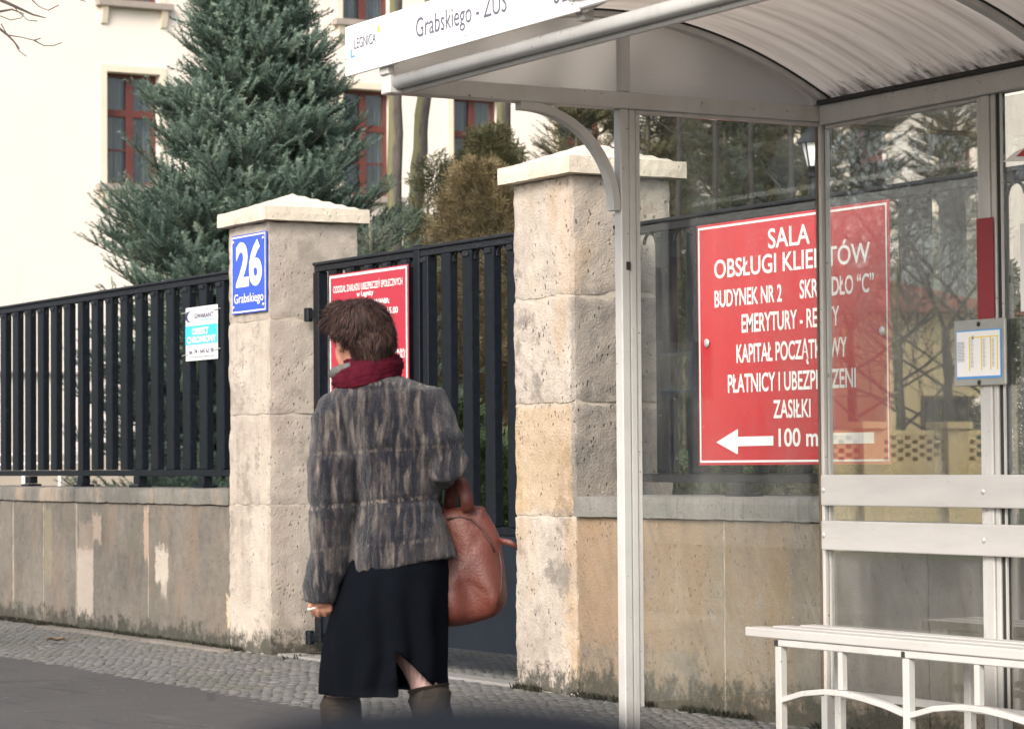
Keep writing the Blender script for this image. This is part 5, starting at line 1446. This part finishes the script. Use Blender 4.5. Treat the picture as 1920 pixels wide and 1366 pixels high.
    cell = M.n('TexVoronoi', {'Vector': M.scale(v1, (78, 50, 15)), 'Scale': 1.0, 'Randomness': 0.75, 'Smoothness': 0.5}, feature='SMOOTH_F1').outputs['Color']
    cell = M.sep(cell)[0]
    band = M.noise(M.scale(v1, (72, 34, 4.0)), 1.0, 2, 0.5); big = M.noise(vec, 7, 3, 0.6)
    dash = M.noise(M.scale(v1, (95, 60, 26)), 1.0, 4, 0.7); kn = M.noise(M.scale(vec, (1, 1, 0.7)), 210, 3, 0.7)
    rb = M.math('ADD', M.math('MULTIPLY', M.math('SINE', M.math('MULTIPLY', u, 520.0)), 0.5), 0.5)
    f = M.math('ADD', M.math('ADD', M.math('MULTIPLY', cell, 0.20), M.math('MULTIPLY', band, 0.34)), M.math('ADD', M.math('MULTIPLY', dash, 0.28), M.math('MULTIPLY', kn, 0.17)))
    col = M.ramp(f, [(0.40, (0.006, 0.0075, 0.014)), (0.475, (0.017, 0.0165, 0.023)), (0.53, (0.044, 0.037, 0.038)), (0.59, (0.084, 0.071, 0.066)), (0.69, (0.18, 0.150, 0.128))])
    col = M.mix(M.math('MULTIPLY', M.step(big, 0.5, 0.72), 0.35), col, (0.085, 0.072, 0.067))
    for zc, kx, amt in ((0.990, 0.10, 0.55), (1.145, 0.05, 0.22), (1.345, -0.02, 0.28), (0.86, 0.08, 0.18)):
        dz = M.math('ABSOLUTE', M.math('SUBTRACT', M.math('SUBTRACT', lz, M.math('ADD', M.math('MULTIPLY', lx, kx), M.math('MULTIPLY', wob, 0.5))), zc))
        k = M.math('MULTIPLY', M.step(dz, 0.0075, 0.003), M.step(dash, 0.48, 0.60))
        col = M.mix(M.math('MULTIPLY', k, amt), col, (0.34, 0.28, 0.225))
        k = M.math('MULTIPLY', M.step(M.math('ABSOLUTE', M.math('SUBTRACT', dz, 0.011)), 0.006, 0.002), amt * 0.7)
        col = M.mix(k, col, (0.010, 0.011, 0.017))
    M.bsdf(col, 0.95, M.bump(M.math('ADD', M.math('MULTIPLY', kn, 0.8), M.math('ADD', M.math('MULTIPLY', dash, 0.9), M.math('MULTIPLY', band, 0.6))), 0.8, 0.012), Sheen_Weight=0.22, Specular_IOR_Level=0.1)
    link_mesh('coat', me, M.mat, o, smooth=True)
    # ---- skirt with a slit at the back
    rr = [ring(1035, 746, 90, 0.125), ring(1070, 742, 97, 0.135), ring(1110, 735, 101, 0.142), ring(1160, 727, 106, 0.145), ring(1210, 722, 110, 0.145), ring(1255, 720, 112, 0.14), ring(1299, 719, 113, 0.135)]
    fine = []
    for i in range(len(rr) - 1):
        for k in range(8):
            t = k / 8; fine.append(tuple(np.array(rr[i][j]) * (1 - t) + np.array(rr[i + 1][j]) * t for j in range(3)))
    fine.append(rr[-1]); n = 120
    k = MB(); k.loft(fine, n, cap=False)
    me = k.mesh('skirt'); V, N = arrays(me); dl = []
    apex = (W(744, 1212) - O3)[2]; bot = (W(744, 1300) - O3)[2]
    for v, q in zip(me.vertices, V):
        l = q - O3; lx = l @ RGT; z = l[2]; an = math.atan2(l @ FWD, lx - 0.0)
        d = 0.011 * math.sin(an * 9 + 3 * noise.noise(Vector((lx * 4, z * 4, 0)))) * min(1, max(0, (0.85 - z) * 3)) + 0.006 * noise.noise(Vector(q * 8))
        v.co = Vector(q + np.array((q - O3 - UPV * z)) / (np.linalg.norm(q - O3 - UPV * z) + 1e-6) * d)
    import bmesh
    bm = bmesh.new(); bm.from_mesh(me)
    kill = []
    for f_ in bm.faces:
        l = np.array(f_.calc_center_median()) - O3; lx = l @ RGT; z = l[2]
        if l @ FWD < -0.05 and z < apex:
            t = (apex - z) / (apex - bot); x0 = (744 - 720) / PW + 0.004 * t; x1 = (744 - 720) / PW + t * 0.138
            if x0 < lx < x1: kill.append(f_)
    bmesh.ops.delete(bm, geom=kill, context='FACES')
    for v in bm.verts:
        if not v.is_boundary: continue
        q = np.array(v.co); l = q - O3; lx = l @ RGT; z = l[2]
        if l @ FWD < -0.05 and bot + 0.004 < z < apex + 0.01 and -0.02 < lx < 0.22:
            t = max(0.0, (apex - z) / (apex - bot)); x0 = (744 - 720) / PW + 0.004 * t; x1 = (744 - 720) / PW + t * 0.138
            v.co = Vector(q + RGT * ((x0 if abs(lx - x0) < abs(lx - x1) else x1) - lx))
    bm.to_mesh(me); bm.free()
    km = flat('black_skirt_cloth', (0.0032, 0.0042, 0.0065), 0.95, 0.3, 12, 0.4, 300, Specular_IOR_Level=0.05)
    so = link_mesh('skirt', me, km, o, smooth=True); sl = so.modifiers.new('thick', 'SOLIDIFY'); sl.thickness = 0.004
    # ---- boots
    bmx = Mat('brown_boot_leather'); P = bmx.objc(); n_ = bmx.noise(P, 9, 5, 0.6); bmx.bsdf(bmx.ramp(n_, [(0.3, (0.016, 0.012, 0.009)), (0.7, (0.045, 0.035, 0.025))]), 0.7, bmx.bump(bmx.noise(bmx.scale(P, (6, 6, 30)), 1.5, 4), 0.6, 0.02), Specular_IOR_Level=0.15)
    for pts, rads, foot in (([W(640, 1303, 0.02), W(640, 1318, 0.02), W(641, 1380, 0.0), W(643, 1450, 0.0), W(645, 1520, 0.0)], [0.060, 0.058, 0.058, 0.050, 0.045], (W(645, 1526, 0.07), FWD)),
                            ([W(803, 1288, -0.045), W(806, 1305, -0.05), W(813, 1350, -0.09), W(818, 1420, -0.15), W(822, 1500, -0.20)], [0.070, 0.066, 0.063, 0.054, 0.046], (W(822, 1505, -0.12), FWD))):
        q = MB(); q.tube(pts, rads, 18, cap=False); q.ball(foot[0], (0.045, 0.115, 0.04), 14, 10)
        q.tube([p_ * (1 - t) + p2 * t for (p_, p2) in zip(pts[:-1], pts[1:]) for t in (0.0,)], [r - 0.006 for r in rads[:-1]], 18, cap=False)
        q2 = q.mesh('boot')
        for v in q2.vertices:
            c_ = Vector(v.co); v.co = c_ + Vector((0.006 * math.sin(c_.z * 120 + c_.x * 30), 0.006 * math.cos(c_.z * 100), 0))
        link_mesh('boot', q2, bmx.mat, o, smooth=True)
    # ---- glasses
    q = MB(); e = hc + HF * 0.092 + UPV * 0.002
    for sg in (-1, 1):
        cc_ = e + HR * 0.033 * sg; q.tube([cc_ + HR * 0.024 * math.cos(a_) + UPV * 0.018 * math.sin(a_) for a_ in np.linspace(0, 2 * math.pi, 17)], 0.0015, 5)
        q.tube([cc_ + HR * 0.024 * sg, hc + HR * 0.078 * sg + UPV * 0.0], 0.0016, 5)
    q.tube([e - HR * 0.010, e + HR * 0.010], 0.0015, 5)
    q.build('glasses', SCREW, o, smooth=True)
woman()

def handbag():
    p0 = W(860, 1070, 0.06)
    o = empty('handbag', tuple(W(860, 1172, 0.06)), 'brown leather handbag hanging from the arm of the woman', 'bag')
    LE = Mat('brown_leather'); P = LE.objc(); n = LE.noise(P, 7, 5, 0.6)
    LE.bsdf(LE.ramp(n, [(0.3, (0.078, 0.0185, 0.012)), (0.7, (0.128, 0.033, 0.022))]), 0.5, LE.bump(LE.math('ADD', LE.noise(P, 160, 3), LE.math('MULTIPLY', n, 2.0)), 0.35, 0.006)); LE = LE.mat
    out = [(800, 958), (836, 953), (900, 948), (912, 960), (928, 985), (938, 1012), (944, 1050), (949, 1090), (950, 1118), (944, 1138), (928, 1154), (900, 1164), (870, 1172), (835, 1175), (800, 1172), (778, 1150), (770, 1100), (775, 1040), (786, 990)]
    # smooth the outline
    pts = []
    m_ = len(out)
    for i in range(m_):
        a, b_, c, d = [np.array(out[(i + j) % m_], float) for j in (-1, 0, 1, 2)]
        for t in (0, 0.25, 0.5, 0.75): pts.append(0.5 * ((2 * b_) + (c - a) * t + (2 * a - 5 * b_ + 4 * c - d) * t * t + (3 * b_ - a - 3 * c + d) * t ** 3))
    cx, cy = 862, 1072; n_ = len(pts); vs = []; fs = []; rings_ = []
    for side in (-1, 1):
        for s in (1.0, 0.985, 0.94, 0.86, 0.74, 0.58, 0.4, 0.2):
            if side > 0 and s == 1.0: continue
            row = []
            for (px, py) in pts:
                x, y_ = cx + (px - cx) * s, cy + (py - cy) * s
                th = 0.068 * (0.40 + 0.60 * min(1, max(0, (y_ - 950) / 170))) * (1 - s ** 7) ** 0.5
                q = W(x, y_, 0.06) + FWD * side * th
                fold = (0.016 * math.sin((x - 0.42 * (y_ - 950)) * 0.075) * (0.3 + 0.7 * min(1, max(0, (y_ - 970) / 120))) - 0.012 * math.exp(-(((x - 905 + 0.16 * (1080 - y_)) / 6.0) ** 2))) * (1 - s ** 6) + 0.012 * noise.noise(Vector((x * 0.02, y_ * 0.012, side)))
                row.append(len(vs)); vs.append(q + FWD * side * fold)
            rings_.append((side, row))
        vs.append(W(cx, cy, 0.06) + FWD * side * 0.058); rings_.append((side, [len(vs) - 1]))
    outer = rings_[0][1]
    for side in (-1, 1):
        rows = [outer] + [r for (sd_, r) in rings_ if sd_ == side and r is not outer]
        for ra, rb in zip(rows[:-1], rows[1:]):
            for k in range(n_):
                k2 = (k + 1) % n_
                f = (ra[k], ra[k2], rb[k2], rb[k]) if len(rb) > 1 else (ra[k], ra[k2], rb[0])
                fs.append(f if side > 0 else f[::-1])
    b = MB(); b.add(vs, fs); b.build('bag_body', LE, o, smooth=True)
    SEAM = flat('dark_piping', (0.05, 0.016, 0.012), 0.5)
    fr = lambda x, y_: W(x, y_, 0.06) - FWD * (0.068 * (0.40 + 0.60 * min(1, max(0, (y_ - 950) / 170))) * 0.97 + 0.004)
    b = MB(); b.tube([fr(*q) for q in ((838, 972), (862, 968), (884, 972), (904, 990), (918, 1012), (928, 1034))], 0.0032, 6); b.build('piping', SEAM, o, smooth=True)
    b = MB(); b.tube([W(932, 1135, -0.01), W(940, 1100, -0.005), W(941, 1060, 0), W(936, 1030, 0.01)], 0.003, 6); b.build('piping', SEAM, o, smooth=True)
    b = MB(); b.ribbon([W(x, y_, dz) for (x, y_, dz) in ((878, 958, 0.02), (874, 930, 0.02), (866, 905, 0.04), (858, 896, 0.06), (848, 905, 0.09), (844, 940, 0.10), (842, 960, 0.10))], 0.020, 0.004, RGT); b.build('handle', LE, o, smooth=True)
    b = MB(); b.ribbon([W(*q) for q in ((934, 1012, 0.05), (946, 1015, 0.04), (958, 1017, 0.03), (970, 1026, 0.03))], 0.009, 0.003, UPV); b.build('strap_end', LE, o, smooth=True)
handbag()
q = MB(); q.tube([W(577, 1142, -0.02), W(592, 1138, -0.018)], 0.004, 10); q.tube([W(592, 1138, -0.018), W(599, 1136, -0.017)], 0.0041, 10)
tag(q.build('cigarette', flat('cigarette_paper', (0.80, 0.78, 0.75), 0.8), origin=tuple(W(588, 1140, -0.019))), 'white cigarette between the fingers of the woman', 'cigarette')

# dark car part just in front of the camera, far out of focus
def car_part():
    d = 0.8; c = atd(860, 1434, d)
    m_ = MB(); m_.loft([(c + RGT * t * 0.074, FWD * 0.045 * (1 - abs(t) ** 3) ** 0.5, UPV * 0.0185 * (1 - abs(t) ** 2.2) ** 0.6) for t in np.linspace(-0.98, 0.98, 17)], 20)
    o = m_.build('car_door_mirror', flat('black_car_plastic', (0.010, 0.012, 0.016), 0.9, Specular_IOR_Level=0.06), smooth=True, origin=tuple(c))
    tag(o, 'dark rounded top of a car mirror blurred at the bottom edge', 'car mirror')
car_part()
